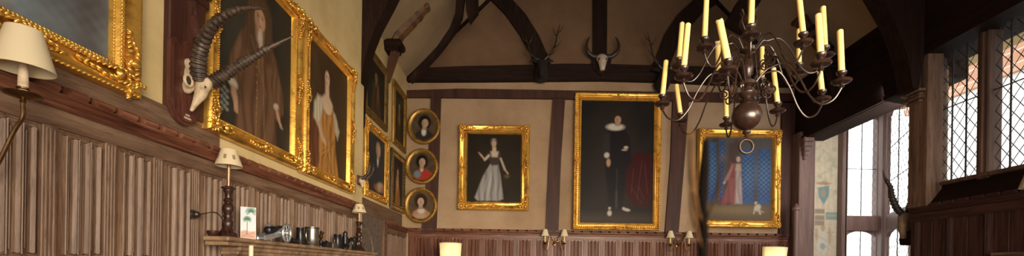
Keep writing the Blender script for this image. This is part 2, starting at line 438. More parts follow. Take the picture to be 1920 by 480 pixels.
# ---------------------------------------------------------------- timbers of the end wall
tn = [12]
def timber(pts, y0, y1, mat, label, px=True, cat='timber'):
    poly = [(p.x, p.z) for p in (onY(a, b, y1 if y1 < y0 else y0) for a, b in pts)] if px else pts
    m = MB(); m.prism(poly, 'y', y0, y1)
    o = m.build('trim_%d' % tn[0], mat, smooth=False); tn[0] += 1
    return struct(o, label, cat)
YW = YB-.06
def tY(pts, mat, label, dep=.07): return timber(pts, YB-dep, YB+.01, mat, label)
def wob(x0, x1, y, top, bot, amp=2): pass
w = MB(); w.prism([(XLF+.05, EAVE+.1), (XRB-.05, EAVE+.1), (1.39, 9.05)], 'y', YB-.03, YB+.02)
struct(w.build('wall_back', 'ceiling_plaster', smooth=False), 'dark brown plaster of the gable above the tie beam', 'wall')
tY([(762, 151), (790, 127), (860, 124), (1000, 121), (1060, 119), (1150, 120), (1250, 123), (1480, 128), (1500, 161), (1350, 157), (1250, 152), (1130, 149), (1000, 150), (850, 151)], 'dark_oak_x', 'dark tie beam across the gable wall', .11)
tY([(762, 169), (860, 166), (1000, 168), (1100, 170), (1490, 175), (1490, 193), (1200, 187), (1000, 184), (800, 182), (762, 182)], 'timber_z', 'thin dark rail under the tie beam', .07)
tY([(808, 182), (826, 182), (823, 300), (817, 436), (790, 436), (803, 300)], 'timber_z', 'dark post behind the three oval portraits')
tY([(1037, 184), (1060, 184), (1052, 300), (1047, 440), (1023, 440), (1029, 300)], 'timber_z', 'dark post between the two middle paintings')
tY([(1262, 188), (1292, 189), (1284, 300), (1272, 442), (1247, 442), (1258, 300)], 'timber_z', 'dark post between the two right paintings')
tY([(1468, 190), (1492, 190), (1488, 444), (1462, 444)], 'timber_z', 'dark post in the right corner of the end wall')
tY([(1112, -60), (1139, -60), (1138, 122), (1112, 122)], 'dark_oak_z', 'dark upright post rising to the gable', .1)
tY([(890, -40), (935, -40), (962, 0), (985, 25), (1010, 65), (1028, 105), (1034, 122), (1003, 122), (995, 100), (975, 65), (947, 25), (922, 0)], 'dark_oak_z', 'left curved brace on the gable wall', .1)
tY([(1340, -40), (1380, -20), (1345, 5), (1320, 20), (1290, 55), (1268, 92), (1255, 124), (1223, 124), (1230, 108), (1246, 65), (1270, 28), (1298, 2)], 'dark_oak_z', 'right curved brace on the gable wall', .1)
# rafters along the gable edges
tY([(760, 152), (785, 127), (830, 82), (880, 36), (940, -22), (925, -30), (868, 30), (815, 82), (775, 122), (757, 142)], 'dark_oak_z', 'left rafter along the gable edge', .1)
tY([(1497, 160), (1474, 132), (1428, 85), (1378, 38), (1320, -22), (1335, -30), (1392, 25), (1440, 78), (1480, 115), (1500, 145)], 'dark_oak_z', 'right rafter along the gable edge', .1)
# curved ribs a little in front of the gable
timber([(765, 148), (790, 118), (820, 86), (843, 52), (853, 25), (857, -20), (872, -20), (866, 28), (852, 58), (826, 93), (798, 124), (770, 152)], 7.1, 7.22, 'dark_oak_z', 'thin curved rib on the left ceiling slope')
timber([(871, -30), (896, -30), (896, 20), (880, 40), (874, 20)], 7.1, 7.22, 'dark_oak_z', 'short dark hanging post at the ceiling edge')
timber([(1415, 90), (1398, 62), (1362, 42), (1385, 0), (1425, -40), (1445, -40), (1425, 5), (1398, 40), (1420, 68)], 7.1, 7.22, 'dark_oak_z', 'angled dark rib behind the chandelier')
# great arch-braced truss in the middle distance
YT = 5.4
timber([(669, 232), (667, 150), (662, 115), (655, 90), (649, 40), (646, -120), (800, -120), (760, -60), (730, 0), (706, 45), (690, 85), (679, 135), (674, 180), (672, 225)], YT, YT+.22, 'dark_oak_z', 'great curved truss brace springing from the left wall')
timber([(1600, -120), (1625, -50), (1655, 0), (1678, 40), (1692, 75), (1703, 110), (1712, 166), (1722, 166), (1735, 100), (1780, 90), (1775, -120)], YT-.12, YT+.1, 'dark_oak_z', 'great curved truss brace springing from the right wall')
# wall post on the right with its capital
r = sroot('trim_%d' % tn[0], 'pale brown wall post with moulded capital by the leaded window', 'post'); tn[0] += 1
MB().box(4.77, 4.96, 5.25, 5.52, 2.44, 4.28, .01).build('post', 'post_light', r)
m = MB()
for z, e in ((3.72, .02), (3.76, .045), (3.80, .03), (3.84, .06)): m.box(4.75-e, 4.79, 5.34-e, 5.50+e, z, z+.033, .008)
m.build('capital', 'post_light', r)
# left stud with carved pendant
r = sroot('trim_%d' % tn[0], 'reddish timber wall post behind the antelope skull', 'post'); tn[0] += 1
a0 = onX(306, 100, XL).y; a1 = onX(377, 100, XL).y
MB().box(XL-.02, XL+.035, a0, a1, 2.49, 5.9, .006).build('post', 'timber_z', r)
yc = onX(352, 20, XL).y
m = MB()
for k, (z, e) in enumerate(((3.36, .085), (3.31, .10), (3.27, .075), (3.20, .06), (3.12, .035), (3.03, .012))):
    m.box(XL, XL+.05+e*.7, yc-e, yc+e, z-.02, z+.03, .006)
m.prism([(yc-.05, 3.2), (yc+.05, 3.2), (yc, 2.98)], 'x', XL, XL+.08)
m.box(XL, XL+.08, yc-.06, yc+.06, 3.38, 3.9, .006)
m.build('carved_pendant', 'timber_z', r)

# carved roof brackets
def roof_bracket(label, p, sgn, mats):
    r = thing('carved_roof_bracket', label, 'roof bracket', p)
    arm = smoothpath([(-sgn*.02, 0, -.02), (sgn*.08, 0, .12), (sgn*.22, 0, .27), (sgn*.36, 0, .42), (sgn*.46, 0, .55)], 4)
    m = MB(); m.tube(arm, interp([.07, .105, .11, .10, .09, .095], len(arm)), 8); m.build('arm', mats[0], r)
    m = MB()
    for k in range(3, len(arm)-2, 3):
        t = (arm[k+1]-arm[k]).normalized(); m.tube([arm[k]-t*.035, arm[k]+t*.035], .108, 8)
    m.build('band', mats[1], r)
    e = arm[-1]; m = MB(); m.box(-.09, .09, -.09, .09, -.02, .09, .03, Matrix.Translation(e) @ Matrix.Rotation(sgn*.72, 4, 'Y')); m.box(-.115, .03, -.11, .11, .04, .13, .03, Matrix.Translation(e) @ Matrix.Rotation(sgn*.72, 4, 'Y')); m.build('carved_end', mats[0], r)
    m = MB(); m.box(-sgn*.25, sgn*.14, -.15, .15, -.16, -.04, .03); m.box(-sgn*.25, sgn*.08, -.12, .12, -.22, -.14, .02); m.build('capital', mats[2], r)
    m = MB(); m.tube([(0, 0, -.2), (-sgn*.05, 0, -.42), (-sgn*.12, 0, -.7)], [.09, .07, .05], 6); m.build('pendant_shaft', mats[1], r)
    return r
wood('bracket_gold', [(.10, .045, .015), (.19, .09, .03)], 'x', .5); wood('bracket_band', [(.06, .025, .015), (.11, .05, .025)], 'x', .5)
wood('bracket_red', [(.05, .018, .012), (.11, .035, .025)], 'x', .5)
p = onY(741, 75, 7.3)
roof_bracket('carved brown and gold bracket rising from the left wall top', p, 1, ('bracket_gold', 'bracket_band', 'dark_oak_x'))
p = onY(1556, 105, 7.3)
roof_bracket('dark reddish carved bracket on the right ceiling slope behind the candles', p, -1, ('bracket_red', 'dark_oak_x', 'dark_oak_x'))

# ================================================================ WINDOWS
def leaded(mb_lead, u0, u1, z0, z1, du, dz, rl=.0055):
    """diagonal lattice strips clipped to a rectangle, drawn as flat-section bars in local x-z"""
    segs = []
    sl = dz/du
    H = z1-z0; W = u1-u0
    k = -int(H/dz)-2
    while k*dz < H+W*sl+dz:
        for sgn in (1, -1):
            # line: z = z0 + k*dz - (sgn>0) ...
            if sgn > 0: zz0 = z0+k*dz; zz1 = zz0+W*sl
            else: zz0 = z0+k*dz; zz1 = zz0-W*sl
            t0, t1 = 0.0, 1.0; d = zz1-zz0
            ta = (z0-zz0)/d; tb = (z1-zz0)/d
            lo, hi = min(ta, tb), max(ta, tb); t0 = max(t0, lo); t1 = min(t1, hi)
            if t1-t0 > .01:
                a = Vector((u0+W*t0, 0, zz0+d*t0)); b = Vector((u0+W*t1, 0, zz0+d*t1))
                mb_lead.tube([a, b], rl, 4)
        k += 1
def archtop(m, u0, u1, z1, hgt, y0, y1, n=8):
    """wood spandrels closing a rectangular head into a low arch"""
    uc = (u0+u1)/2; hw = (u1-u0)/2
    L = [(u0, z1+.01), (u0, z1-hgt)]+[(uc-hw*math.cos(PI/2*k/n), z1-hgt+hgt*math.sin(PI/2*k/n)) for k in range(1, n+1)]+[(uc, z1+.01)]
    R = [(2*uc-a, b) for a, b in L]
    m.prism(L, 'y', y0, y1); m.prism(R, 'y', y0, y1)
def window_unit(name, label, loc, rotz, lights, z0, z1, mull=.12, du=.095, dz=.155, bars=2, hbars=(), transom=None, lower=None, archh=.16, mat='window_wood', dep=.12, rl=.0045):
    """lights: list of (u0,u1) in local x"""
    r = sroot(name, label, 'window', loc, rotz)
    m = MB(); zs = [(z0, z1)]+([lower] if lower else [])
    zb = lower[0] if lower else z0
    edges = [lights[0][0]-mull]+[u for l in lights for u in l]+[lights[-1][1]+mull]
    for i in range(0, len(edges), 2):
        m.box(edges[i], edges[i+1], -dep/2, dep/2, zb-.06, z1+.06, .012)
        uc = (edges[i]+edges[i+1])/2; m.box(uc-.022, uc+.022, -dep/2-.02, -dep/2+.01, zb, z1+.05, .008)
    m.box(edges[0], edges[-1], -dep/2, dep/2, z1, z1+.08, .006); m.box(edges[0], edges[-1], -dep/2-.02, dep/2, zb-.045, zb, .008)
    if lower: m.box(edges[0], edges[-1], -dep/2-.015, dep/2, lower[1], z0, .012)
    for u0, u1 in lights:
        for a, b in zs: archtop(m, u0, u1, b, archh, -.03, .03)
    m.build('window_frame', mat, r)
    for u0, u1 in lights:
        for a, b in zs:
            l = MB(); leaded(l, u0, u1, a, b, du, dz, rl); o = l.build('lead_lattice', 'lead', r, smooth=False)
            g = MB(); g.box(u0-.01, u1+.01, .004, .008, a-.01, b+.01); g.build('glass_pane', 'glass', r, smooth=False)
            bm_ = MB()
            for k in range(bars):
                u = u0+(u1-u0)*(k+1)/(bars+1); bm_.tube([(u, -.02, a), (u, -.02, b)], .009, 6)
            for hz in hbars:
                if a < hz < b: bm_.tube([(u0, -.014, hz), (u1, -.014, hz)], .007, 6)
            bm_.build('saddle_bars', 'lead', r)
    return r
# right wall windows: local x runs towards the camera (-y)
y_a = 5.35
lg = []; u = 0.0
for k in range(5): lg.append((u, u+.50)); u += .50+.13
window_unit('window_1', 'row of tall leaded windows high on the right wall', (5.02, y_a, 0), -PI/2, lg, 2.73, 4.46, .13, .118, .165, 2, (3.62,), dep=.16)
# bay windows
pA0 = onY(1587, 300, 8.3); pA1 = onY(1641, 300, 8.3)
window_unit('window_2', 'bright tall bay window facing the room beside the painted wall', (pA0.x, 8.3, 0), 0, [(0, pA1.x-pA0.x)], 2.71, 4.62, .09, .11, .17, 1, (3.6,), lower=(1.0, 2.42), archh=.12, mat='bay_wood', rl=.0028)
A = Vector((pA1.x+.14, 8.22, 0)); Bp = Vector((5.93, 6.75, 0)); dv = Bp-A; LN = dv.length; ang = math.atan2(dv.y, dv.x)
window_unit('window_3', 'bright angled bay window at right above the horn', A+dv.normalized()*.21, ang, [(0.04, LN-.28)], 2.71, 4.62, .05, .17, .2, 1, (3.3, 3.9), lower=(1.0, 2.42), archh=.12, mat='bay_wood', dep=.04, rl=.003)
# bay shell
r = sroot('trim_41', 'slim jamb between the wall painting and the bay window', 'post')
MB().box(pA0.x-.125, pA0.x-.03, 8.22, 8.4, 0, 4.8, .01).build('post', 'bay_wood', r)
r = sroot('trim_40', 'corner post between the two bay windows', 'post')
m = MB(); q0 = pA1.x+.01; q1 = pA1.x+.16
m.box(q0, q1, 8.12, 8.4, 0, 4.8, .02); m.build('post', 'bay_wood', r)
m = MB(); m.tube([(q0+.03, 8.12, 1), (q0+.03, 8.12, 4.7)], .02, 8); m.build('roll_moulding', 'bay_wood', r)
w = MB(); w.box(5.2, pA0.x-.0, 8.36, 8.6, 0, 5.0); w.box(5.2, 6.7, 8.25, 8.6, 4.66, 5.2); w.box(pA0.x-.09, 7.0, 8.3, 8.5, 0, .95)
struct(w.build('wall_bay', 'plaster', smooth=False), 'plaster side wall of the bay', 'wall')
w = MB()
n_ = Vector((dv.y, -dv.x, 0)).normalized()
if n_.x < 0: n_ = -n_
for za, zb in ((0, .93), (4.68, 5.2)):
    q = [A, Bp, Bp+n_*.25, A+n_*.25]; w.prism([(v.x, v.y) for v in q], 'z', za, zb)
w.prism([(5.93, 6.75), (5.25, 5.6), (5.31, 5.56), (6.0, 6.71)], 'z', 0, 5.2)
struct(w.build('wall_bay', 'plaster', smooth=False), 'canted side wall of the bay', 'wall')
w = MB(); w.box(5.3, 7.4, 5.5, 8.6, 5.15, 5.3)
struct(w.build('ceiling', 'plaster', smooth=False), 'flat ceiling of the bay', 'ceiling')
# jamb between end wall and bay
r = sroot('trim_%d' % tn[0], 'tall purplish jamb post with carved corbel at the bay opening', 'post'); tn[0] += 1
j0 = onY(1499, 300, 8.3).x; j1 = onY(1529, 300, 8.3).x
MB().box(j0, j1, 8.3, 8.6, 0, 4.3, .01).build('post', 'bay_wood', r)
m = MB()
cx = onY(1511, 270, 8.25).x
for k, (z, e) in enumerate(((4.12, .10), (4.03, .085), (3.95, .065), (3.87, .05), (3.80, .03))):
    m.box(cx-e*.9, cx+e, 8.3-e*1.6, 8.34, z-.045, z+.045, .015)
m.build('corbel', 'bay_wood', r)
m = MB(); x_ = onY(1500, 420, 8.1).x
m.lathe([(.05, 0), (.05, 2.78), (.075, 2.80), (.075, 2.83), (.04, 2.87), (.0, 2.93)], 12, Matrix.Translation((x_, 8.22, 0)))
m.build('finial_shaft', 'bay_wood', r)

# ================================================================ PAINTING
class Paint:
    def __init__(s, w, h, res, bg, seed=0):
        s.nx = max(8, int(w/res)); s.ny = max(8, int(h/res)); s.w, s.h = w, h
        u = (np.arange(s.nx+1))/s.nx; v = (np.arange(s.ny+1))/s.ny
        s.U, s.V = np.meshgrid(u, v); s.asp = h/w
        s.C = np.zeros((s.ny+1, s.nx+1, 3))+np.array(bg)
        s.rs = np.random.RandomState(seed)
    def noise(s, fx, fy, n=5):
        o = np.zeros_like(s.U)
        for k in range(n):
            a = s.rs.uniform(-1, 1)*fx*2; b = s.rs.uniform(-1, 1)*fy*2; o += np.sin((a*s.U+b*s.V)*6.28+s.rs.uniform(0, 6.28))
        return o/n
    def mix(s, m, c): s.C = s.C*(1-m[..., None])+np.array(c)*m[..., None]
    def tone(s, amt, fx, fy, n=6): s.C = np.clip(s.C*(1+amt*s.noise(fx, fy, n))[..., None], 0, 1)
    def e(s, cx, cy, rx, ry, c, a=1, soft=.25, ang=0):
        x = s.U-cx; y = (s.V-cy)*s.asp; ca, sa = math.cos(ang), math.sin(ang)
        X = (x*ca+y*sa)/rx; Y = (-x*sa+y*ca)/(ry*s.asp); d = np.sqrt(X*X+Y*Y)
        s.mix(np.clip((1+soft-d)/(2*soft), 0, 1)*a, c); return s
    def poly(s, pts, c, a=1, soft=.01):
        inside = np.zeros(s.U.shape, bool); dist = np.full(s.U.shape, 9.0)
        n = len(pts)
        for i in range(n):
            x0, y0 = pts[i]; x1, y1 = pts[(i+1) % n]
            if y0 != y1:
                cond = ((y0 > s.V) != (y1 > s.V)) & (s.U < (x1-x0)*(s.V-y0)/(y1-y0)+x0); inside ^= cond
            dx, dy = x1-x0, (y1-y0)*s.asp; px = s.U-x0; py = (s.V-y0)*s.asp
            t = np.clip((px*dx+py*dy)/(dx*dx+dy*dy+1e-9), 0, 1)
            dist = np.minimum(dist, np.hypot(px-t*dx, py-t*dy))
        sd = np.where(inside, dist, -dist)
        s.mix(np.clip(.5+sd/(2*soft), 0, 1)*a, c); return s
    def line(s, x0, y0, x1, y1, wd, c, a=1):
        dx, dy = x1-x0, (y1-y0)*s.asp; px = s.U-x0; py = (s.V-y0)*s.asp
        t = np.clip((px*dx+py*dy)/(dx*dx+dy*dy+1e-9), 0, 1); d = np.hypot(px-t*dx, py-t*dy)
        s.mix(np.clip(1.3-d/wd, 0, 1)*a, c); return s
    def folds(s, pts, c0, c1, n, fx=6, soft=.01, seed=0):
        C0 = s.C.copy(); s.poly(pts, c0, 1, soft); body = np.abs(s.C-C0).sum(2) > 1e-4
        m = (.5+.5*np.sin(s.U*6.28*fx+2*s.noise(2, 1.5, 3)))**2
        s.C = np.where(body[..., None], s.C*(1-.7*m[..., None])+np.array(c1)*.7*m[..., None], s.C)
    def build(s, name, parent, y, mat='paint', oval=False, loc=None):
        w, h = s.w, s.h
        xs = (s.U-.5)*w; zs = (s.V-.5)*h
        N = s.nx+1
        verts = np.stack([xs, np.full_like(xs, y), zs], -1).reshape(-1, 3)
        faces = []
        for j in range(s.ny):
            for i in range(s.nx):
                if oval:
                    uu = (i+.5)/s.nx*2-1; vv = (j+.5)/s.ny*2-1
                    if uu*uu+vv*vv > 1.0: continue
                a = j*N+i; faces.append((a, a+1, a+N+1, a+N))
        me = bpy.data.meshes.new(name); me.from_pydata(verts.tolist(), [], faces)
        ca = me.color_attributes.new('Col', 'FLOAT_COLOR', 'POINT')
        C = np.clip(s.C, 0, 1).reshape(-1, 3); buf = np.ones((C.shape[0], 4)); buf[:, :3] = C
        ca.data.foreach_set('color', buf.ravel())
        me.materials.append(M[mat]); o = bpy.data.objects.new(name, me); COL.objects.link(o)
        if parent: o.parent = parent
        if loc is not None: o.location = loc
        return o

# ================================================================ FRAMES
PROF = [(0, 0), (0, .62), (.06, .85), (.16, 1.0), (.26, .92), (.36, .62), (.52, .50), (.66, .56), (.74, .72), (.82, .74), (.9, .5), (1.0, .22), (1.0, .05)]
def rect_frame(r, W, H, b, d, mat='gold', ornament='swept', omat=None, seed=1, prof=PROF):
    omat = omat or mat; rnd = random.Random(seed)
    m = MB(); vs = []; n = len(prof)
    for s, h in prof:
        x = W/2-s*b; z = H/2-s*b; y = -h*d
        vs += [(-x, y, -z), (x, y, -z), (x, y, z), (-x, y, z)]
    fs = []
    for i in range(n-1):
        for k in range(4): k2 = (k+1) % 4; fs.append((i*4+k, i*4+k2, (i+1)*4+k2, (i+1)*4+k))
    m.add(vs, fs); m.box(-W/2+.01, W/2-.01, -.004, 0, -H/2+.01, H/2-.01)
    m.build('frame_moulding', mat, r, ang=50)
    o = MB()
    def side_pts(inset, step):
        x = W/2-inset; z = H/2-inset; out = []
        for (ax, az, bx, bz) in ((-x, -z, x, -z), (x, -z, x, z), (x, z, -x, z), (-x, z, -x, -z)):
            L = math.hypot(bx-ax, bz-az); k = max(2, round(L/step))
            for i in range(k): t = i/k; out.append((ax+(bx-ax)*t, az+(bz-az)*t, math.atan2(bz-az, bx-ax), t))
        return out
    # inner bead row
    if ornament != 'ripple':
        for x, z, a, t in side_pts(b*.80, b*.14): o.blob((x, -d*.76, z), (b*.075, b*.05, b*.05), (0, -a, 0))
    def leafcluster(cx, cz, L, a, wd=1):
        k = int(14*wd)
        for i in range(k):
            t = i/(k-1)*2-1; sw = (1-abs(t)**1.6)
            for sgn in (-1, 1):
                off = sgn*b*.22*sw*rnd.uniform(.6, 1.3)
                u = t*L; px = cx+u*math.cos(a)-off*math.sin(a); pz = cz+u*math.sin(a)+off*math.cos(a)
                o.blob((px, -d*(.80+.35*sw)+rnd.uniform(-.004, .004), pz), (b*.13, b*.09, b*.06), (0, -(a+sgn*(.7 if t < 0 else -.7))+rnd.uniform(-.3, .3), 0))
        o.blob((cx, -d*1.25, cz), (b*.15, b*.14, b*.2), (0, -a, 0))
    if ornament in ('swept', 'rococo'):
        big = 1.0 if ornament == 'swept' else .8
        for sx in (-1, 1):
            for sz in (-1, 1):
                cx, cz = sx*(W/2-b*.4), sz*(H/2-b*.4)
                leafcluster(cx-sx*b*.75*big, cz, b*1.05*big, 0); leafcluster(cx, cz-sz*b*.75*big, b*1.05*big, PI/2)
                for k in range(10): aa = 2*PI*k/10; o.blob((cx+b*.3*math.cos(aa), -d*1.15, cz+b*.3*math.sin(aa)), (b*.16, b*.1, b*.07), (0, -aa, 0))
                o.blob((cx, -d*1.3, cz), (b*.17, b*.12, b*.17), (0, 0, 0))
        for sx in (-1, 1):
            leafcluster(sx*(W/2-b*.4), 0, b*1.1, PI/2); leafcluster(0, sx*(H/2-b*.4), b*1.2, 0)
        if ornament == 'rococo':
            for x, z, a, t in side_pts(b*.16, b*.2): o.blob((x, -d*.98, z), (b*.11, b*.05, b*.05), (0, -a+.5, 0))
    if ornament == 'rich':
        for ins, st, hh, sz in ((.08, .17, .8, .085), (.74, .15, .72, .085), (.93, .12, .45, .06)):
            for i, (x, z, a, t) in enumerate(side_pts(b*ins, b*st)):
                for sgn in (-1, 1): o.blob((x, -d*hh, z), (b*sz*1.5, b*sz*.7, b*sz*.55), (0, -a+sgn*.75, 0))
        for sx in (-1, 1):
            for sz in (-1, 1): leafcluster(sx*(W/2-b*.5), sz*(H/2-b*1.1), b*1.2, PI/2); leafcluster(sx*(W/2-b*1.1), sz*(H/2-b*.5), b*1.2, 0)
            leafcluster(sx*W*.18, -(H/2-b*.42), b*1.3, 0)
            leafcluster(sx*(W/2-b*.42), 0, b*1.3, PI/2)
    if ornament == 'small_leaf':
        for ins, st, hh, sz in ((.12, .26, .95, .13), (.45, .3, .62, .15), (.92, .2, .45, .08)):
            for i, (x, z, a, t) in enumerate(side_pts(b*ins, b*st)):
                for sgn in (-1, 1): o.blob((x, -d*hh, z), (b*sz*1.5, b*sz*.7, b*sz*.5), (0, -a+sgn*.7, 0))
        for sx in (-1, 1):
            leafcluster(0, sx*(H/2-b*.3), b*1.4, 0); leafcluster(sx*(W/2-b*.3), 0, b*1.3, PI/2)
    if ornament == 'ripple':
        for ins, st, hh, sz in ((.15, .2, .95, .1), (.5, .5, .6, .2), (.85, .25, .7, .09)):
            for i, (x, z, a, t) in enumerate(side_pts(b*ins, b*st)): o.blob((x, -d*hh, z), (b*sz*.9, b*sz*.6, b*sz*1.3), (0, -a+.6, 0))
    if o.v: o.build('carved_ornament', omat, r, ang=60)
def framed(name, label, cat, center, rotz, W, H, b, d, paint, mat='gold', ornament='swept', omat=None, seed=1, tilt=0):
    r = thing(name, label, cat, center, rot=(tilt, 0, rotz))
    rect_frame(r, W, H, b, d, mat, ornament, omat, seed)
    paint.build('canvas', r, -.012)
    return r
SK = (.50, .31, .20)   # painted flesh
def face(p, cx, cy, r, hair, turn=0, skin=SK, hr=1.35, a=1):
    p.e(cx, cy+r*.15, r*hr, r*hr*1.15/p.asp, hair, a, .15)
    p.poly([(cx-r*.4, cy-r*.5/p.asp), (cx+r*.4, cy-r*.5/p.asp), (cx+r*.55, cy-r*1.6/p.asp), (cx-r*.55, cy-r*1.6/p.asp)], tuple(x*.75 for x in skin), a, .015)
    p.e(cx+turn*r*.2, cy-r*.05, r*.78, r*1.0/p.asp, skin, a, .12)
    p.e(cx+turn*r*.2-r*.28, cy+r*.12/p.asp, r*.13, r*.07/p.asp, tuple(x*.3 for x in skin), .8*a, .4)
    p.e(cx+turn*r*.2+r*.28, cy+r*.12/p.asp, r*.13, r*.07/p.asp, tuple(x*.3 for x in skin), .8*a, .4)
    p.e(cx+turn*r*.3, cy-r*.12/p.asp, r*.09, r*.22/p.asp, tuple(min(1, x*1.15) for x in skin), .7*a, .5)
    p.e(cx+turn*r*.25, cy-r*.48/p.asp, r*.22, r*.07/p.asp, (.35, .10, .07), .8*a, .4)
    p.e(cx-turn*r*.5, cy-r*.2/p.asp, r*.35, r*.7/p.asp, tuple(x*.5 for x in skin), .5*a, .5)

XFm = XL+.075   # front plane of frames on the near left wall
def left_rect(x0, x1, zb, zt):
    """centre/size of a frame seen between px x0..x1 at the front plane"""
    return
def leftframe(y0, y1, z0, z1, wall=XL, gap=.012):
    return Vector((wall+gap, (y0+y1)/2, (z0+z1)/2)), y1-y0, z1-z0
FS = (abs(XFm))/abs(XL)
# --- big blue-grey picture, top left
y1 = onX(268, 90, XFm).y; z0 = onX(262, 184, XFm).z
p = Paint(1.5, 1.3, .011, (.13, .145, .155), 3)
p.tone(.35, 3, 3, 8)
for k in range(26):
    x = p.rs.uniform(.0, 1); y = p.rs.uniform(0, .7); p.e(x, y, p.rs.uniform(.05, .16), p.rs.uniform(.01, .04), (.23, .29, .34) if k % 3 else (.20, .13, .09), .7, .6, p.rs.uniform(-1.2, .2))
p.e(.74, .25, .03, .34, (.24, .20, .12), .8, .5, -.25); p.e(.66, .12, .12, .05, (.27, .34, .40), .5, .6, -.6); p.e(.30, .2, .14, .07, (.28, .35, .40), .55, .6, -.8)
p.e(.93, .5, .06, .6, (.07, .05, .045), .7, .5); p.e(.45, .32, .03, .2, (.09, .06, .05), .7, .5, .6); p.tone(.25, 14, 14, 8)
W_, H_ = 1.75, 1.55
framed('framed_painting', 'blue-grey oil painting in wide richly carved gilt frame at top left', 'painting', (XL+.012, y1-W_/2, z0+H_/2), PI/2, W_, H_, .135, .07, p, ornament='rich', seed=2)
# --- man in brown coat
y0 = onX(394, 200, XFm).y; y1 = onX(568, 200, XFm).y; z0 = onX(563, 316, XFm).z; z1 = z0+(y1-y0)*1.24
W_, H_ = y1-y0, z1-z0
p = Paint(W_-.22, H_-.22, .009, (.032, .028, .022), 5); p.tone(.3, 2, 2)
p.e(.2, .55, .3, .4, (.055, .05, .035), .6, .7)
coat = (.150, .082, .048)
p.folds([(.28, .60), (.38, .68), (.64, .68), (.76, .58), (.85, .38), (.87, .25), (.75, .17), (.78, -.05), (.22, -.05), (.27, .2), (.23, .24), (.14, .26), (.17, .42)], coat, (.070, .036, .022), 8, 7, .02)
p.folds([(.28, .58), (.17, .42), (.13, .27), (.25, .24), (.33, .42)], (.17, .095, .055), (.08, .042, .025), 5, 12, .02)
p.folds([(.74, .56), (.86, .40), (.88, .26), (.77, .22), (.70, .40)], (.16, .088, .050), (.075, .040, .024), 5, 12, .02)
wg = (.085, .047, .026)
p.e(.51, .84, .15, .10, wg, 1, .25)
p.poly([(.37, .84), (.33, .68), (.34, .52), (.44, .50), (.47, .66), (.46, .80)], wg, 1, .03); p.poly([(.56, .80), (.57, .66), (.60, .50), (.70, .53), (.70, .68), (.65, .84)], wg, 1, .03)
for k in range(16):
    x = .35+.02*k if k < 6 else .57+.012*(k-6); p.line(x, .84, x+.01*math.sin(k), .54, .007, (.12, .07, .04) if k % 2 else (.05, .027, .015), .55)
p.poly([(.46, .70), (.57, .70), (.56, .62), (.47, .62)], (.30, .18, .12), 1, .02)
p.e(.515, .765, .072, .075, (.42, .25, .155), 1, .14)
p.e(.475, .75, .035, .07, (.24, .135, .08), .6, .5)
for ex in (.485, .545): p.e(ex, .782, .014, .005, (.09, .05, .03), .95, .4); p.e(ex, .797, .020, .004, (.12, .07, .04), .7, .5)
p.e(.522, .760, .009, .022, (.52, .33, .22), .9, .5); p.e(.520, .726, .021, .005, (.28, .09, .06), .9, .4); p.e(.545, .745, .02, .015, (.46, .24, .16), .5, .6)
p.e(.52, .65, .030, .055, (.46, .40, .32), .95, .3); p.e(.53, .60, .022, .04, (.40, .34, .27), .8, .4)
for a_, b_, c_, d_ in ((.50, .56, .48, .0), (.56, .54, .60, .0)): p.line(a_, b_, c_, d_, .005, (.26, .17, .07), .8)
for k in range(9): p.e(.475+.001*k, .50-.05*k, .008, .006, (.30, .20, .09), .8, .3)
p.line(.40, .62, .62, .30, .008, (.22, .14, .06), .6)
p.e(.19, .255, .055, .028, (.52, .47, .39), 1, .3, -.2)
p.poly([(.17, .24), (.22, .24), (.25, .18), (.245, .11), (.225, .10), (.20, .15), (.17, .19)], (.42, .25, .16), 1, .012)
for k in range(4): p.line(.205+.013*k, .16, .215+.012*k, .095-.006*(k % 2), .006, (.46, .27, .17), .9)
for k in range(12): p.e(.10+.035*math.sin(k*2.1), .20-.012*k, .018, .010, (.26, .28, .25), .8, .4)
p.e(.765, .275, .040, .022, (.46, .40, .32), .95, .3, .4)
p.poly([(.75, .27), (.79, .265), (.83, .21), (.845, .165), (.82, .17), (.78, .20)], (.44, .26, .16), 1, .012)
for k in range(4): p.line(.80+.014*k, .205-.008*k, .835+.014*k, .15-.002*k, .006, (.46, .27, .17), .9)
p.tone(.14, 30, 30, 9)
PT1 = framed('framed_portrait', 'large gilt-framed portrait of a long-wigged man in a brown coat', 'painting', (XL+.012, (y0+y1)/2, (z0+z1)/2), PI/2, W_, H_, .115, .065, p, ornament='swept', seed=3)
# --- woman in orange dress
y0 = onX(573, 200, XFm).y; y1 = onX(666, 250, XFm).y; z0 = onX(667, 364, XFm).z; z1 = onX(666, 132, XFm).z
W_, H_ = y1-y0, z1-z0
p = Paint(W_-.22, H_-.22, .010, (.07, .042, .022), 6); p.tone(.35, 2, 2)
p.e(.75, .6, .35, .5, (.04, .026, .016), .7, .7)
hr_ = (.055, .030, .016)
p.e(.44, .80, .115, .10, hr_, 1, .2); p.poly([(.33, .82), (.30, .66), (.33, .54), (.42, .56), (.42, .72)], hr_, 1, .03); p.poly([(.50, .78), (.56, .70), (.57, .60), (.52, .60)], hr_, 1, .03)
p.poly([(.41, .74), (.50, .74), (.51, .66), (.60, .61), (.60, .53), (.47, .48), (.34, .53), (.32, .60), (.41, .66)], (.56, .40, .27), 1, .02)
p.e(.47, .55, .07, .04, (.60, .44, .31), .8, .5)
p.folds([(.33, .54), (.40, .50), (.47, .485), (.55, .51), (.62, .57), (.66, .46), (.68, .25), (.80, -.05), (.18, -.05), (.24, .2), (.30, .38)], (.44, .215, .060), (.20, .090, .028), 8, 9, .015)
for k in range(14): p.line(p.rs.uniform(.3, .65), p.rs.uniform(.2, .45), p.rs.uniform(.25, .75), p.rs.uniform(-.02, .15), .010, (.52, .28, .09) if k % 2 else (.16, .07, .025), .5)
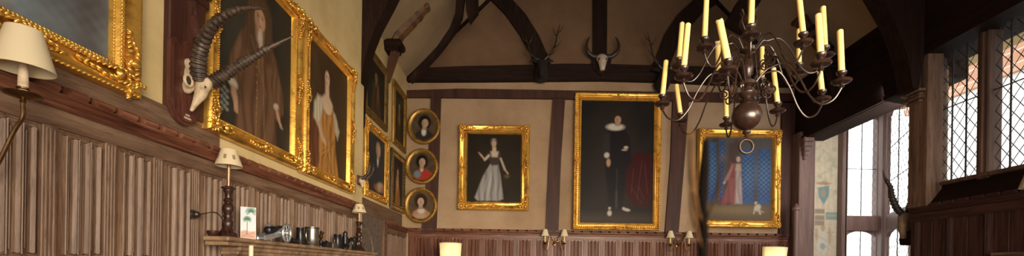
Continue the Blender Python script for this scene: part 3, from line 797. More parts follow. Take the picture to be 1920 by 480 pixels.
p.folds([(.12, .42), (.24, .34), (.28, .1), (.22, -.05), (.05, -.05)], (.16, .06, .03), (.07, .03, .018), 4, 8, .03)
p.folds([(.24, .60), (.33, .60), (.35, .52), (.31, .40), (.24, .36), (.16, .40), (.17, .52)], (.56, .49, .37), (.34, .28, .20), 4, 14, .02)
p.poly([(.22, .38), (.30, .40), (.38, .30), (.46, .26), (.44, .22), (.34, .25)], (.50, .34, .22), 1, .015)
p.folds([(.62, .56), (.68, .54), (.78, .42), (.74, .34), (.66, .40)], (.52, .45, .33), (.30, .24, .17), 4, 14, .02)
p.e(.455, .795, .058, .068, (.58, .41, .28), 1, .14); p.e(.425, .785, .026, .06, (.36, .23, .14), .55, .5)
for ex in (.435, .482): p.e(ex, .808, .012, .0045, (.08, .045, .025), .95, .4); p.e(ex, .822, .017, .0035, (.16, .10, .06), .7, .5)
p.e(.465, .790, .007, .018, (.66, .48, .34), .9, .5); p.e(.463, .762, .017, .0045, (.40, .10, .07), .95, .4)
p.line(.42, .68, .50, .675, .005, (.5, .45, .36), .7); p.tone(.12, 30, 30, 9)
PT2 = framed('framed_portrait', 'large gilt-framed portrait of a woman in an orange dress', 'painting', (XL+.012, (y0+y1)/2, (z0+z1)/2), PI/2, W_, H_, .115, .065, p, ornament='swept', seed=4)
# --- the four on the far left wall
XF2 = XLF+.05
def farframe(l, rr, t, bt, label, bg, fig, mat, orn, omat=None, b=.10, seed=1, d=.045):
    y0 = onX(l, (t+bt)/2, XF2).y; y1 = onX(rr, (t+bt)/2, XF2).y
    z0 = onX(l, bt, XF2).z; z1 = onX(l, t, XF2).z
    W_, H_ = y1-y0, z1-z0
    p = Paint(W_-2*b+.02, H_-2*b+.02, .016, bg, seed); p.tone(.3, 2, 2); fig(p)
    return framed('framed_portrait', label, 'painting', (XLF+.012, (y0+y1)/2, (z0+z1)/2), PI/2, W_, H_, b, d, p, mat, orn, omat, seed)
def f3(p):
    p.folds([(.35, .6), (.6, .6), (.75, .3), (.8, -.05), (.25, -.05), (.3, .3)], (.07, .04, .02), (.03, .02, .012), 5, 5, .03)
    p.e(.62, .45, .05, .2, (.22, .10, .04), .7, .5); face(p, .5, .72, .10, (.03, .02, .012), .4, (.22, .13, .07))
farframe(685, 729, 72, 207, 'dark dull-framed portrait, upper nearer one of the far left group', (.022, .021, .014), f3, 'gold_dark', 'plain', b=.12, seed=31)
def f4(p):
    p.poly([(.15, .0), (.1, .35), (.28, .58), (.6, .62), (.82, .4), (.95, .2), (.95, 0)], (.028, .035, .045), 1, .02)
    p.e(.58, .60, .05, .12, (.62, .56, .46), 1, .3); face(p, .60, .76, .11, (.30, .24, .17), .9, (.52, .34, .22), 1.25)
    p.e(.72, .13, .2, .08, (.52, .40, .26), .9, .4, .2); p.e(.85, .1, .08, .05, (.45, .13, .07), .9, .4); p.e(.5, .1, .12, .05, (.35, .11, .05), .8, .4)
farframe(686, 729, 218, 366, 'gilt-framed portrait of an elderly man in a dark blue coat', (.03, .035, .04), f4, 'gold', 'rococo', b=.13, seed=32)
def f5(p):
    p.folds([(.3, .5), (.65, .5), (.8, -.05), (.2, -.05)], (.08, .045, .02), (.03, .02, .01), 5, 5, .03); p.e(.5, .5, .1, .14, (.24, .15, .08), .8, .4); face(p, .5, .72, .1, (.03, .02, .01), 0, (.28, .18, .10))
farframe(739, 763, 146, 267, 'dark narrow portrait in upper right of the far left group', (.03, .026, .014), f5, 'gold_dull', 'plain', b=.11, seed=33)
def f6(p):
    p.poly([(.35, .55), (.62, .55), (.8, .1), (.8, 0), (.25, 0)], (.30, .13, .04), 1, .04); p.e(.5, .5, .12, .2, (.5, .30, .16), .8, .4); face(p, .52, .72, .1, (.06, .03, .015), 0, (.5, .33, .2))
farframe(735, 760, 275, 391, 'black and gold rippled frame with an orange-robed figure by the corner', (.035, .025, .018), f6, 'black_frame', 'ripple', 'gold_dull', b=.12, seed=34)

# --- ovals on the end wall
def oval(label, px, py, fig, bg, seed):
    c = onY(px, py, YB-.09); rx = 31/F*8.5; rz = 33.5/F*8.5
    r = thing('oval_portrait', label, 'painting', (c.x, YB-.082, c.z))
    m = MB(); n = 48; vs = []; fs = []; prof = [(0, 0), (0, .6), (.15, .9), (.35, 1), (.55, .8), (.7, .7), (.85, .5), (1, .2)]; b = .085; d = .05
    for s, h in prof:
        for k in range(n): a = 2*PI*k/n; vs.append(((rx-s*b)*math.cos(a), -h*d, (rz-s*b)*math.sin(a)))
    for i in range(len(prof)-1):
        for k in range(n): k2 = (k+1) % n; fs.append((i*n+k, i*n+k2, (i+1)*n+k2, (i+1)*n+k))
    m.add(vs, fs); m.add([vs[k] for k in range(n)], [tuple(range(n))]); m.build('oval_frame', 'gold_dull', r)
    m = MB()
    for k in range(52):
        a = 2*PI*k/52
        for sgn in (-1, 1): m.blob(((rx-b*.35)*math.cos(a), -d*1.0, (rz-b*.35)*math.sin(a)), (.024, .010, .009), (0, -a+sgn*.8, 0))
    m.build('carved_ornament', 'gold_dull', r, ang=60)
    p = Paint((rx-b)*2+.03, (rz-b)*2+.03, .011, bg, seed); p.tone(.3, 2, 2); fig(p); p.build('canvas', r, -.014, oval=True)
def o1(p):
    p.poly([(.12, 0), (.18, .25), (.4, .40), (.65, .38), (.88, .2), (.9, 0)], (.03, .025, .025), 1, .03); p.e(.5, .30, .09, .13, (.60, .55, .48), 1, .3); face(p, .52, .62, .16, (.012, .009, .008), .8, (.46, .31, .22), 1.5)
def o2(p):
    p.poly([(.15, 0), (.25, .3), (.45, .42), (.7, .4), (.98, .2), (1, 0)], (.34, .04, .025), 1, .03); p.e(.33, .22, .14, .12, (.14, .20, .24), 1, .3); p.e(.5, .40, .06, .09, (.58, .40, .28), 1, .3); face(p, .5, .65, .155, (.012, .008, .006), .5, (.46, .30, .21), 1.5)
def o3(p):
    p.poly([(.1, 0), (.22, .28), (.42, .38), (.62, .38), (.85, .25), (.92, 0)], (.36, .19, .12), 1, .03); p.e(.52, .30, .14, .10, (.58, .47, .38), 1, .35); p.e(.5, .13, .2, .08, (.42, .34, .26), .7, .5); face(p, .5, .63, .155, (.035, .018, .010), 0, (.52, .36, .26), 1.6)
oval('topmost oval gilt portrait, a dark-haired man in a white cravat', 795, 237, o1, (.085, .06, .036), 41)
oval('middle oval gilt portrait of a sitter in a red robe', 791, 312, o2, (.075, .052, .032), 42)
oval('lowest oval gilt portrait of a pale woman in a lace bodice', 789, 385, o3, (.10, .066, .038), 43)

# --- end wall paintings
def backframe(name, label, px0, px1, py0, py1, b, d, bg, fig, orn, seed, res, mat='gold', out=.085):
    yy = YB-out; a = onY(px0, py1, yy-d); c = onY(px1, py0, yy-d)
    # use mid edges so the roll of the camera is not counted twice
    cx = onY((px0+px1)/2, (py0+py1)/2, yy-d); W_ = (px1-px0)/F*(yy-d); H_ = (py1-py0)/F*(yy-d)
    p = Paint(W_-2*b+.02, H_-2*b+.02, res, bg, seed); p.tone(.3, 2, 2); fig(p)
    return framed(name, label, 'painting', (cx.x, yy, cx.z), 0, W_, H_, b, d, p, mat, orn, None, seed)
def fw(p):
    p.e(.5, .45, .45, .5, (.035, .025, .016), .5, .7)
    p.folds([(.43, .56), (.57, .56), (.62, .4), (.68, .05), (.60, .02), (.2, .02), (.15, .06), (.30, .38)], (.30, .29, .29), (.12, .115, .115), 8, 9, .012)
    p.e(.42, .25, .02, .25, (.45, .44, .43), .6, .5, -.15); p.e(.33, .2, .015, .2, (.42, .41, .40), .5, .5, -.25); p.e(.53, .25, .012, .25, (.42, .41, .40), .5, .5, .1)
    p.poly([(.38, .72), (.62, .72), (.60, .6), (.56, .54), (.45, .54), (.41, .62)], (.05, .04, .035), 1, .015)
    p.poly([(.43, .74), (.58, .74), (.56, .66), (.46, .66)], (.52, .42, .33), 1, .02)
    p.line(.40, .68, .33, .62, .028, (.48, .42, .36)); p.line(.33, .62, .24, .70, .018, (.48, .34, .25)); p.e(.22, .72, .02, .012, (.34, .15, .1), 1, .3)
    p.line(.62, .64, .70, .48, .022, (.42, .36, .30)); p.line(.70, .48, .76, .42, .016, (.44, .32, .24)); p.e(.74, .38, .05, .03, (.10, .07, .04), .9, .4)
    p.poly([(.47, .82), (.53, .82), (.54, .73), (.46, .73)], (.50, .38, .28), 1, .01)
    face(p, .49, .86, .050, (.12, .08, .06), .2, (.52, .38, .28), 1.3); p.e(.49, .915, .04, .018, (.3, .27, .24), .8, .4)
backframe('framed_painting', 'gilt-framed portrait of a lady in a silver grey gown', 859, 992.5, 233.5, 393.5, .17, .075, (.018, .013, .009), fw, 'rococo', 51, .012)
def fm(p):
    bk = (.012, .010, .012)
    p.e(.45, .5, .3, .5, (.03, .022, .02), .8, .6); p.poly([(0, .08), (1, .08), (1, 0), (0, 0)], (.05, .034, .024), .8, .05)
    p.poly([(.66, .55), (.80, .585), (.97, .57), (1.0, .4), (.97, .16), (.85, .13), (.72, .15), (.62, .26), (.60, .4)], (.042, .006, .007), 1, .02)
    for a, b_, c_, d_ in ((.84, .52, .78, .2), (.88, .5, .92, .25), (.73, .45, .70, .25), (.80, .3, .88, .2), (.70, .3, .84, .17)): p.line(a, b_, c_, d_, .006, (.14, .035, .03), .55)
    p.poly([(.36, .74), (.44, .79), (.58, .79), (.67, .70), (.70, .5), (.63, .44), (.62, .3), (.58, .12), (.40, .12), (.37, .3), (.33, .5)], bk, 1, .015)
    p.poly([(.33, .72), (.40, .74), (.40, .52), (.35, .50), (.30, .58)], (.03, .024, .026), 1, .015)
    p.line(.50, .44, .50, .15, .012, (.035, .028, .028), .9)
    p.e(.47, .785, .115, .028, (.55, .52, .46), 1, .3); p.e(.36, .555, .035, .022, (.50, .46, .40), 1, .3, -.3); p.e(.385, .495, .028, .032, (.42, .26, .17), 1, .3)
    p.e(.62, .62, .03, .012, (.45, .38, .30), 1, .3); p.e(.60, .60, .04, .008, (.40, .34, .28), .8, .3)
    face(p, .50, .845, .055, (.030, .018, .012), .3, (.44, .28, .19), 1.35)
    for sx in (.41, .6): p.e(sx, .125, .02, .012, (.40, .36, .32), .9, .3)
    p.e(.41, .085, .03, .022, (.45, .42, .38), 1, .3); p.e(.64, .115, .05, .012, (.45, .42, .38), 1, .3, -.2)
    p.line(.50, .26, .50, .13, .02, (.07, .06, .06), .5)
backframe('framed_painting', 'tallest gilt-framed full-length portrait of a man in black with white collar', 1076.5, 1239.5, 174, 431, .135, .075, (.015, .013, .013), fm, 'small_leaf', 52, .012)
def fl(p):
    p.e(.5, .9, .6, .3, (.09, .085, .085), .8, .6); p.poly([(0, .24), (1, .2), (1, 0), (0, 0)], (.12, .085, .05), .9, .05); p.e(.4, .12, .4, .05, (.22, .16, .08), .6, .6)
    p.folds([(.0, .95), (.2, 1), (.2, .2), (.0, .25)], (.05, .035, .03), (.09, .07, .06), 4, 4, .03)
    for (a, b_, z0, z1) in ((.05, .17, .22, .94), (.22, .29, .2, .96), (.55, .73, .2, .86), (.79, .96, .2, .86)):  # blue strips with a diamond lattice on the canvas
        p.poly([(a, z0), (b_, z0), (b_, z1), (a, z1)], (.035, .085, .22), .9, .012)
        p.e((a+b_)/2, z0+(z1-z0)*.55, (b_-a)*.5, (z1-z0)*.3, (.10, .20, .36), .6, .6)
        k = z0-.3
        while k < z1:
            for s_ in (1, -1):
                x0, y0, x1, y1 = a, k if s_ > 0 else k+.14*(b_-a)/.1*.55, b_, k+.14*(b_-a)/.1*.55 if s_ > 0 else k
                if y0 < z1 and y1 < z1 and y0 > z0 and y1 > z0: p.line(x0, y0, x1, y1, .006, (.02, .035, .08), .85)
            k += .055
    p.poly([(.34, .9), (.5, 1.0), (.52, .75), (.45, .6), (.36, .5)], (.07, .04, .04), .8, .03)
    p.folds([(.38, .70), (.50, .66), (.54, .5), (.53, .3), (.50, .2), (.22, .185), (.27, .28), (.33, .42), (.34, .58)], (.20, .06, .06), (.10, .035, .04), 6, 9, .015)
    p.folds([(.46, .62), (.53, .62), (.55, .4), (.56, .2), (.45, .2), (.46, .4)], (.36, .29, .28), (.22, .15, .15), 5, 14, .015)
    for k in range(9): p.line(.30+.02*k, .22, .36+.014*k, .5, .006, (.30, .13, .11), .5)
    p.poly([(.40, .66), (.44, .68), (.36, .50), (.30, .44), (.28, .47)], (.30, .16, .14), .9, .012); p.e(.29, .45, .018, .015, (.42, .30, .24), 1, .3)
    p.poly([(.46, .68), (.53, .68), (.54, .60), (.45, .60)], (.40, .29, .23), 1, .015)
    p.e(.495, .745, .05, .045, (.10, .065, .05), 1, .2); p.e(.495, .735, .030, .034, (.44, .32, .26), 1, .15)
    p.e(.79, .155, .055, .035, (.42, .37, .31), 1, .3, .9); p.e(.765, .21, .022, .02, (.40, .34, .28), 1, .3); p.line(.755, .17, .735, .085, .012, (.40, .35, .29)); p.line(.80, .14, .83, .085, .02, (.38, .33, .27)); p.line(.83, .12, .88, .10, .007, (.36, .31, .25)); p.e(.775, .20, .008, .012, (.2, .13, .09), .8, .4)
    p.tone(.12, 25, 25, 8)
backframe('framed_painting', 'gilt-framed painting of a lady, blue lattice strips and a white dog', 1309, 1466, 241, 427, .16, .075, (.07, .06, .06), fl, 'rococo', 53, .010)
# picture on the shaded right panelling
r = thing('wooden_picture_frame', 'corner of a plain brown wooden picture frame on the dark right panelling', 'picture frame', (4.80, 4.1, 1.43), -PI/2)
rect_frame(r, .84, .84, .05, .03, 'oak_x', 'plain'); MB().box(-.38, .38, -.012, -.008, -.38, .38).build('board', 'cupboard_dark', r, smooth=False)

# --- mural in the bay
mx0 = j1+.0; mx1 = pA0.x-.09
W_ = mx1-mx0; p = Paint(W_, 3.4, .012, (.62, .54, .40), 61); p.tone(.10, 3, 6); p.tone(.12, 12, 24, 8)
for k in range(46):
    x = p.rs.uniform(.05, .95); y = p.rs.uniform(.48, 1.0); p.e(x, y, p.rs.uniform(.03, .12), p.rs.uniform(.004, .02), (.28, .33, .24), .35, .5, p.rs.uniform(-1.5, 1.5))
def mv(py): return (onY(1558, py, 8.35).z-1.35)/3.4
def circ(cx, py, rx, rpx, c, a=.8): p.e(cx, mv(py), rx, rpx/F*8.35/3.4, c, a, .2)
p.poly([(.18, mv(352)), (.62, mv(348)), (.60, mv(368)), (.42, mv(384)), (.22, mv(370))], (.10, .26, .30), .8, .03); circ(.4, 362, .10, 8, (.40, .32, .2), .8); circ(.4, 344, .3, 3, (.35, .15, .1), .6)
for i, yy in enumerate((392, 404, 414)):
    p.poly([(.08, mv(yy)), (.45, mv(yy)), (.45, mv(yy+9)), (.08, mv(yy+9))], (.22, .17, .13), .7, .015)
p.poly([(.5, mv(398)), (.95, mv(398)), (.95, mv(412)), (.5, mv(412))], (.13, .27, .28), .75, .02); p.poly([(.55, mv(402)), (.9, mv(402)), (.9, mv(406)), (.55, mv(406))], (.45, .40, .30), .8, .02)
circ(.4, 440, .16, 14, (.62, .60, .52)); circ(.4, 462, .22, 14, (.62, .60, .52), .9); circ(.4, 428, .08, 6, (.45, .30, .2)); circ(.16, 440, .06, 12, (.40, .28, .16), .6); circ(.66, 440, .06, 16, (.40, .28, .16), .6); circ(.4, 462, .1, 6, (.25, .33, .36), .7)
for k in range(10): p.line(p.rs.uniform(0, 1), mv(p.rs.uniform(420, 480)), p.rs.uniform(0, 1), mv(p.rs.uniform(420, 480)), .012, (.32, .22, .14), .4)
o = p.build('wall_painting', None, 0, 'paint_matt', loc=((mx0+mx1)/2, 8.355, 1.35+1.7))
struct(o, 'faded painted plaster with coats of arms beside the bay window', 'wall painting')

# ================================================================ CHANDELIER
CH = Vector((1.345, 2.72, 0)); Z1, Z2 = 2.70, 2.91
ch = thing('candle_chandelier', 'dark brown two-tier branched chandelier hanging over the hall', 'chandelier', (CH.x, CH.y, 2.3))
def L(v): return Vector(v)-Vector((CH.x, CH.y, 2.3))
zz = lambda z: z-2.3
m = MB(); m.sphere((0, 0, zz(2.575)), .088, 28, 18); m.build('ball', 'iron', ch)
m = MB()
m.lathe([(.005, zz(2.44)), (.012, zz(2.45)), (.010, zz(2.46)), (.024, zz(2.47)), (.024, zz(2.48)), (.014, zz(2.49)), (.022, zz(2.497))], 16)
m.lathe([(.03, zz(2.655)), (.045, zz(2.665)), (.026, zz(2.68)), (.05, zz(2.70)), (.055, zz(2.715)), (.03, zz(2.73)), (.026, zz(2.75)), (.052, zz(2.765)), (.052, zz(2.785)), (.024, zz(2.80)),
         (.02, zz(2.82)), (.030, zz(2.85)), (.036, zz(2.88)), (.022, zz(2.93)), (.016, zz(2.96)), (.045, zz(2.975)), (.048, zz(2.995)), (.02, zz(3.01)), (.022, zz(3.05)), (.036, zz(3.08)), (.02, zz(3.12)), (.012, zz(3.15)),
         (.026, zz(3.17)), (.03, zz(3.19)), (.01, zz(3.22)), (.009, zz(3.4))], 20)
m.build('stem', 'iron', ch)
m = MB(); rp = [(.042*math.cos(a), 0, zz(2.385)+.042*math.sin(a)) for a in [2*PI*k/28 for k in range(28)]]; m.tube(rp, .0085, 10, True)
m.tube([(.012*math.cos(a), .012*math.sin(a)*.2, zz(2.435)+.014*math.sin(a)) for a in [2*PI*k/12 for k in range(12)]], .004, 6, True); m.build('ring', 'iron', ch)
m = MB()
for k in range(60):
    z = 3.41+k*.09
    cc = [Vector((.022*math.cos(a)*(1 if k % 2 else 0), .022*math.cos(a)*(0 if k % 2 else 1), zz(z)+.055*math.sin(a))) for a in [2*PI*q/12 for q in range(12)]]
    m.tube(cc, .006, 6, True)
m.build('chain', 'iron', ch)
m = MB()
for k in range(6):
    a = 2*PI*k/6+.3; m.tube(smoothpath([(0.02*math.cos(a), .02*math.sin(a), zz(3.10)), (.05*math.cos(a), .05*math.sin(a), zz(3.16)), (.035*math.cos(a), .035*math.sin(a), zz(3.20)), (.05*math.cos(a), .05*math.sin(a), zz(3.23))], 4), .006, 5)
m.build('leaf_finial', 'iron', ch)
def cup(mb, c):
    T = Matrix.Translation(c)
    mb.lathe([(.010, -.035), (.016, -.028), (.008, -.018), (.012, -.012), (.044, -.006), (.052, .004), (.050, .008), (.020, .006), (.012, .012), (.022, .022), (.012, .032), (.020, .040), (.026, .050), (.026, .058), (.014, .058)], 18, T)
cands = []  # (cup px, candle base px, candle top px, tier, label)
def cd(base, top, tier, label): cands.append((base, top, tier, label))
cd((1242, 181), (1249, 113), 1, 'leftmost candle of the chandelier, leaning slightly right')
cd((1276, 215), (1268, 158), 1, 'low candle second from left, leaning left')
cd((1273, 112), (1279, 42), 2, 'left one of the close pair of candles at the chandelier left')
cd((1282, 128), (1290, 44), 1, 'right one of the close pair of candles at the chandelier left')
cd((1321, 74), (1325, -10), 2, 'tall upright candle at upper left, cut by the picture top')
cd((1365, 115), (1349, 38), 1, 'thick foreground candle with ragged top leaning left')
cd((1347, 137), (1346, 78), 2, 'candle half hidden behind the thick leaning one')
cd((1362, 222), (1361, 168), 1, 'low far candle just left of the chandelier ball')
cd((1408, 50), (1411, -32), 2, 'candle nearest the chandelier stem, its top out of view')
cd((1429, 150), (1429, 87), 2, 'far candle just right of the chandelier stem')
cd((1458, 195), (1450, 127), 1, 'low candle right of the ball, leaning left')
cd((1506, 65), (1498, -10), 2, 'high candle on the right upper tier, top cut off')
cd((1498, 122), (1498, 54), 2, 'far candle partly behind the high right one')
cd((1539, 103), (1534, 26), 1, 'near candle in front of its pair on the right')
cd((1547, 90), (1543, 12), 2, 'taller candle behind its pair on the right')
cd((1541, 172), (1534, 105), 1, 'low candle under the close right pair')
cd((1578, 137), (1575, 56), 1, 'rightmost candle of the chandelier')
for (bp, tp, tier, lab) in cands:
    zc = Z1 if tier == 1 else Z2
    # candle stands .05 above the cup plate
    b_ = onZ(bp[0], bp[1], zc+.05); t_ = onY(tp[0], tp[1], b_.y)
    c = Vector((b_.x, b_.y, zc)); R = Vector((c.x-CH.x, c.y-CH.y, 0)); rr = R.length; u = R/rr
    lc = c-Vector((CH.x, CH.y, 2.3))
    m = MB(); cup(m, lc)
    arm = thing  # placeholder name, the arm mesh follows
    zh = (2.775 if tier == 1 else 2.985)-zc
    k = 1.0 if tier == 1 else .85
    if tier == 1: pr = [(.05, zh, 0), (.10, .10*k+zh*.3, 0), (.18, .22, 0), (.30*rr/.5, .20, 0), (.40*rr/.5, .05, 0), (.56*rr, -.0, 0)]
    top_ = .16 if tier == 1 else .13; dip = .115 if tier == 1 else .095
    path = [(.045, zh), (.085, zh+.05), (.26*rr, top_*.95), (.42*rr, top_), (.56*rr, top_*.45), (.68*rr, -dip*.45), (.80*rr, -dip*.98), (.92*rr, -dip*.85), (.995*rr, -dip*.35), (rr, -.03)]
    sw = Vector((-u.y, u.x, 0))
    pts = [Vector((0, 0, 0))+u*a+Vector((0, 0, lc.z+z)) for a, z in path]
    am = MB(); sp = smoothpath(pts, 5); am.tube(sp, .0056, 8)
    # scroll near the hub
    c0 = u*(.13)+Vector((0, 0, lc.z+(.02 if tier == 1 else .0)))
    scr = [c0+u*((.036-.0012*q)*math.cos(q*.45+1.5))+Vector((0, 0, (.036-.0012*q)*math.sin(q*.45+1.5))) for q in range(22)]
    am.tube(scr, .0048, 6)
    ao = am.build('arm', 'iron', ch); m.build('candle_cup', 'iron', ao)
    # candle, a thing of its own
    ax = (t_-b_); Lc = ax.length; q = Vector((0, 0, 1)).rotation_difference(ax.normalized())
    cm = MB(); rc = .0165 if tier == 1 else .0155
    prf = [(rc*.9, -.006), (rc*1.02, .0), (rc, Lc*.3), (rc*.97, Lc*.7), (rc*.95, Lc-.006), (rc*.6, Lc), (.001, Lc-.004)]
    cm.lathe(prf, 16)
    if 'thick' in lab:
        cm.sphere((rc*.6, 0, Lc-.012), (.008, .008, .022), 8, 6); cm.sphere((-rc*.5, .004, Lc-.004), (.009, .009, .010), 8, 6)
        for v_ in cm.v: v_.x *= 1.15; v_.y *= 1.15
    root = thing('wax_candle', lab, 'candle', b_+Vector((0, 0, 0.0)), group='yellow wax candles on the chandelier')
    root.rotation_euler = q.to_euler()
    cm.build('candle_body', 'wax', root)
    wk = MB(); wk.tube([(0, 0, Lc-.006), (.001, 0, Lc+.006)], .0012, 5); wk.build('wick', 'cord', root)

# ================================================================ TROPHIES
def horn(parent, pts, radii, mat, ridges=0, name='horn', n=16, rmat=None):
    sp = smoothpath(pts, 8); N = len(sp)
    # resample finely for ridges
    if ridges:
        fine = smoothpath(pts, 40); N = len(fine); rad = interp(radii, N)
        rr = []
        for i in range(N):
            t = i/(N-1)
            ph = (t*ridges) % 1
            rr.append(rad[i]*(1+(.26*math.sin(PI*(1-ph)**1.6) if t < .78 else 0)))
        m = MB(); m.tube(fine, rr, n)
    else:
        m = MB(); m.tube(sp, interp(radii, N), n)
    return m.build(name, mat, parent, ang=70)
def remeshed(o, vox):
    md = o.modifiers.new('blend', 'REMESH'); md.mode = 'VOXEL'; md.voxel_size = vox; md.use_smooth_shade = True
    sm = o.modifiers.new('soften', 'SMOOTH'); sm.factor = .6; sm.iterations = 3
# -- oryx-like skull on a shield plaque, left wall
pc = onX(342, 170, XL+.04)
tr = thing('skull_trophy', 'antelope skull with long ridged horns on a shield plaque, left wall', 'hunting trophy', (XL+.037, pc.y, 2.66), PI/2)
def shield(W_, z0, z1, n=10):
    a = [(-W_/2, z1-.03), (-W_/2*.75, z1), (-W_/2*.4, z1-.02), (0, z1+.02), (W_/2*.4, z1-.02), (W_/2*.75, z1), (W_/2, z1-.03)]
    b = [(W_/2*math.cos(t), z0+.13-.13*math.sin(t)) for t in [PI*k/n for k in range(n+1)]]
    return a+b
m = MB(); pts = shield(.22, -.24, .24); m.prism(pts, 'y', -.022, 0); m.prism([(x*.9, z*.93) for x, z in pts], 'y', -.032, -.02); m.build('plaque', 'plaque_wood', tr)
m = MB(); m.box(-.02, .03, -.034, -.031, -.205, -.193); m.box(-.01, .02, -.034, -.031, -.185, -.176); m.build('brass_label', 'bone_white', tr)
def wl(px, py, X):  # world point -> local of tr
    w_ = onX(px, py, X); return Vector((w_.y-tr.location.y, -(w_.x-tr.location.x), w_.z-tr.location.z))
m = MB()
def ell(c, r, e=None, mb=None): (mb or m).sphere((0, 0, 0), r, 14, 10, Matrix.Translation(c) @ (Euler(e).to_matrix().to_4x4() if e else Matrix()))
ell(wl(372, 143, -1.99), (.045, .06, .05)); ell(wl(356, 120, -2.02), (.03, .04, .032)); ell(wl(383, 158, -1.94), (.035, .045, .045))
m.tube([wl(381, 158, -1.95), wl(376, 178, -1.95), wl(367, 193, -1.97), wl(358, 209, -1.98)], [.042, .032, .019, .009], 12)
ell(wl(352, 162, -2.02), (.028, .035, .045)); ell(wl(350, 140, -2.03), (.018, .03, .05))
o = m.build('skull', 'bone', tr); remeshed(o, .006)
m = MB(); ec = wl(354, 151, -1.975); m.sphere(tuple(ec+Vector((0, .006, 0))), (.024, .010, .027), 14, 8); m.build('eye_socket', 'socket_dark', tr)
m = MB(); m.tube([ec+Vector((.028*math.cos(a), .002, .032*math.sin(a))) for a in [2*PI*k/20 for k in range(20)]], .008, 8, True); m.build('eye_ring', 'bone', tr)
m = MB(); ell(wl(385, 163, -1.90), (.005, .006, .006)); m.build('nerve_hole', 'socket_dark', tr)
h1 = [wl(374, 150, -1.96), wl(372, 118, -1.93), wl(379, 85, -1.88), wl(397, 50, -1.78), wl(428, 26, -1.66), wl(462, 16, -1.55), wl(496, 17, -1.45)]
horn(tr, h1, [.036, .035, .031, .026, .019, .012, .003], 'horn_ridged', 24)
h2 = [wl(394, 158, -1.94), wl(425, 137, -1.86), wl(462, 114, -1.76), wl(500, 92, -1.65), wl(549, 68, -1.5)]
horn(tr, h2, [.034, .031, .026, .018, .003], 'horn_ridged', 24)
# -- small horns beyond the orange-dress portrait
q = onX(673, 345, XL+.02)
tr2 = thing('small_horn_trophy', 'small pair of curved ridged horns on the left wall before the truss', 'hunting trophy', (XL, 5.36, 2.66), PI/2)
MB().box(-.05, .05, -.02, 0, -.06, .06, .01).build('plaque', 'plaque_wood', tr2)
def w2(px, py, X):
    w_ = onX(px, py, X); return Vector((w_.y-5.36, -(w_.x-XL), w_.z-2.66))
m = MB(); m.sphere((0, -.05, .0), (.03, .04, .05), 10, 8); m.tube([(0, -.03, 0), (0, -.05, -.04), (0, -.06, -.09)], [.03, .025, .012], 8); remeshed(m.build('skull', 'bone', tr2), .008)
for dx_ in (-.03, .03):
    horn(tr2, [Vector((dx_*.6, -.05, .02)), Vector((dx_, -.09, .03)), Vector((dx_*1.6, -.14, .08)), Vector((dx_*2, -.165, .16)), Vector((dx_*2, -.16, .22))], [.02, .019, .015, .01, .003], 'horn_ridged', 12)
# -- bull skull on the gable
p0 = onY(1129, 118, YB-.2)
tb = thing('bull_skull_trophy', 'pale bull skull with short curved horns on the central gable post', 'hunting trophy', (p0.x, YB-.105, p0.z))
m = MB(); pts = [(-.19, .12), (-.1, .19), (.1, .19), (.19, .12), (.17, -.08), (0, -.22), (-.17, -.08)]; m.prism(pts, 'y', -.04, 0); m.build('plaque', 'dark_oak_z', tb)
m = MB(); m.sphere((0, -.08, .09), (.115, .07, .09), 14, 10); m.tube([(0, -.08, .1), (0, -.12, -.0), (0, -.13, -.1), (0, -.12, -.16)], [.09, .085, .06, .05], 12)
remeshed(m.build('skull', 'bone_white', tb), .015)
for sgn in (-1, 1):
    m = MB(); m.sphere((sgn*.07, -.15, .05), (.02, .02, .025), 8, 6); m.build('eye_socket', 'socket_dark', tb)
    horn(tb, [Vector((sgn*.09, -.08, .13)), Vector((sgn*.18, -.09, .13)), Vector((sgn*.28, -.12, .20)), Vector((sgn*.31, -.13, .32)), Vector((sgn*.27, -.12, .45)), Vector((sgn*.235, -.1, .50))], [.045, .043, .037, .028, .015, .004], 'horn_dark')
# -- stag heads
def stag(label, px, py, side, sc_=1.0, left=True):
    p0 = onY(px, py, YB-.3)
    t = thing('stag_head_trophy', label, 'hunting trophy', (p0.x, YB-.11, p0.z))
    m = MB()
    m.tube([(0, 0, -.05), (0, -.12, .0), (0, -.22, .10)], [.15, .13, .10], 12)
    m.tube([(0, -.20, .14), (0, -.30, .08), (0, -.38, -.06), (0, -.42, -.20)], [.09, .09, .065, .045], 12)
    o = m.build('head', 'fur', t); remeshed(o, .018)
    m = MB()
    for sgn in (-1, 1):
        m = MB(); m.tube([(sgn*.07, -.2, .15), (sgn*.15, -.2, .20), (sgn*.22, -.2, .18)], [.02, .035, .008], 8); m.build('ear', 'fur', t)
    for sgn in (-1, 1):
        m = MB()
        k = 1 if sgn == side else .75
        beam = smoothpath([(sgn*.04, -.2, .2), (sgn*.16, -.24, .32*k), (sgn*.24, -.24, .48*k), (sgn*.28, -.22, .68*k), (sgn*.33, -.2, .90*k)], 5)
        m.tube(beam, interp([.022, .02, .016, .012, .005], len(beam)), 7)
        for i_, (dx, dz, dy) in ((3, (.16, .08, -.10)), (8, (.14, .10, -.08)), (14, (-.08, .14, -.06)), (16, (.10, .12, -.02))):
            b0 = beam[i_]; m.tube(smoothpath([b0, b0+Vector((sgn*dx*.6, dy, dz*.2)), b0+Vector((sgn*dx, dy*1.2, dz))], 3), [.014, .013, .012, .010, .008, .006, .003], 6)
        m.build('antler', 'horn_dark', t)
    return t
stag('dark stag head with branching antlers at the foot of the left brace', 1016, 133, 1)
stag('dark stag head with antlers on the right brace beside the candles', 1245, 150, -1)
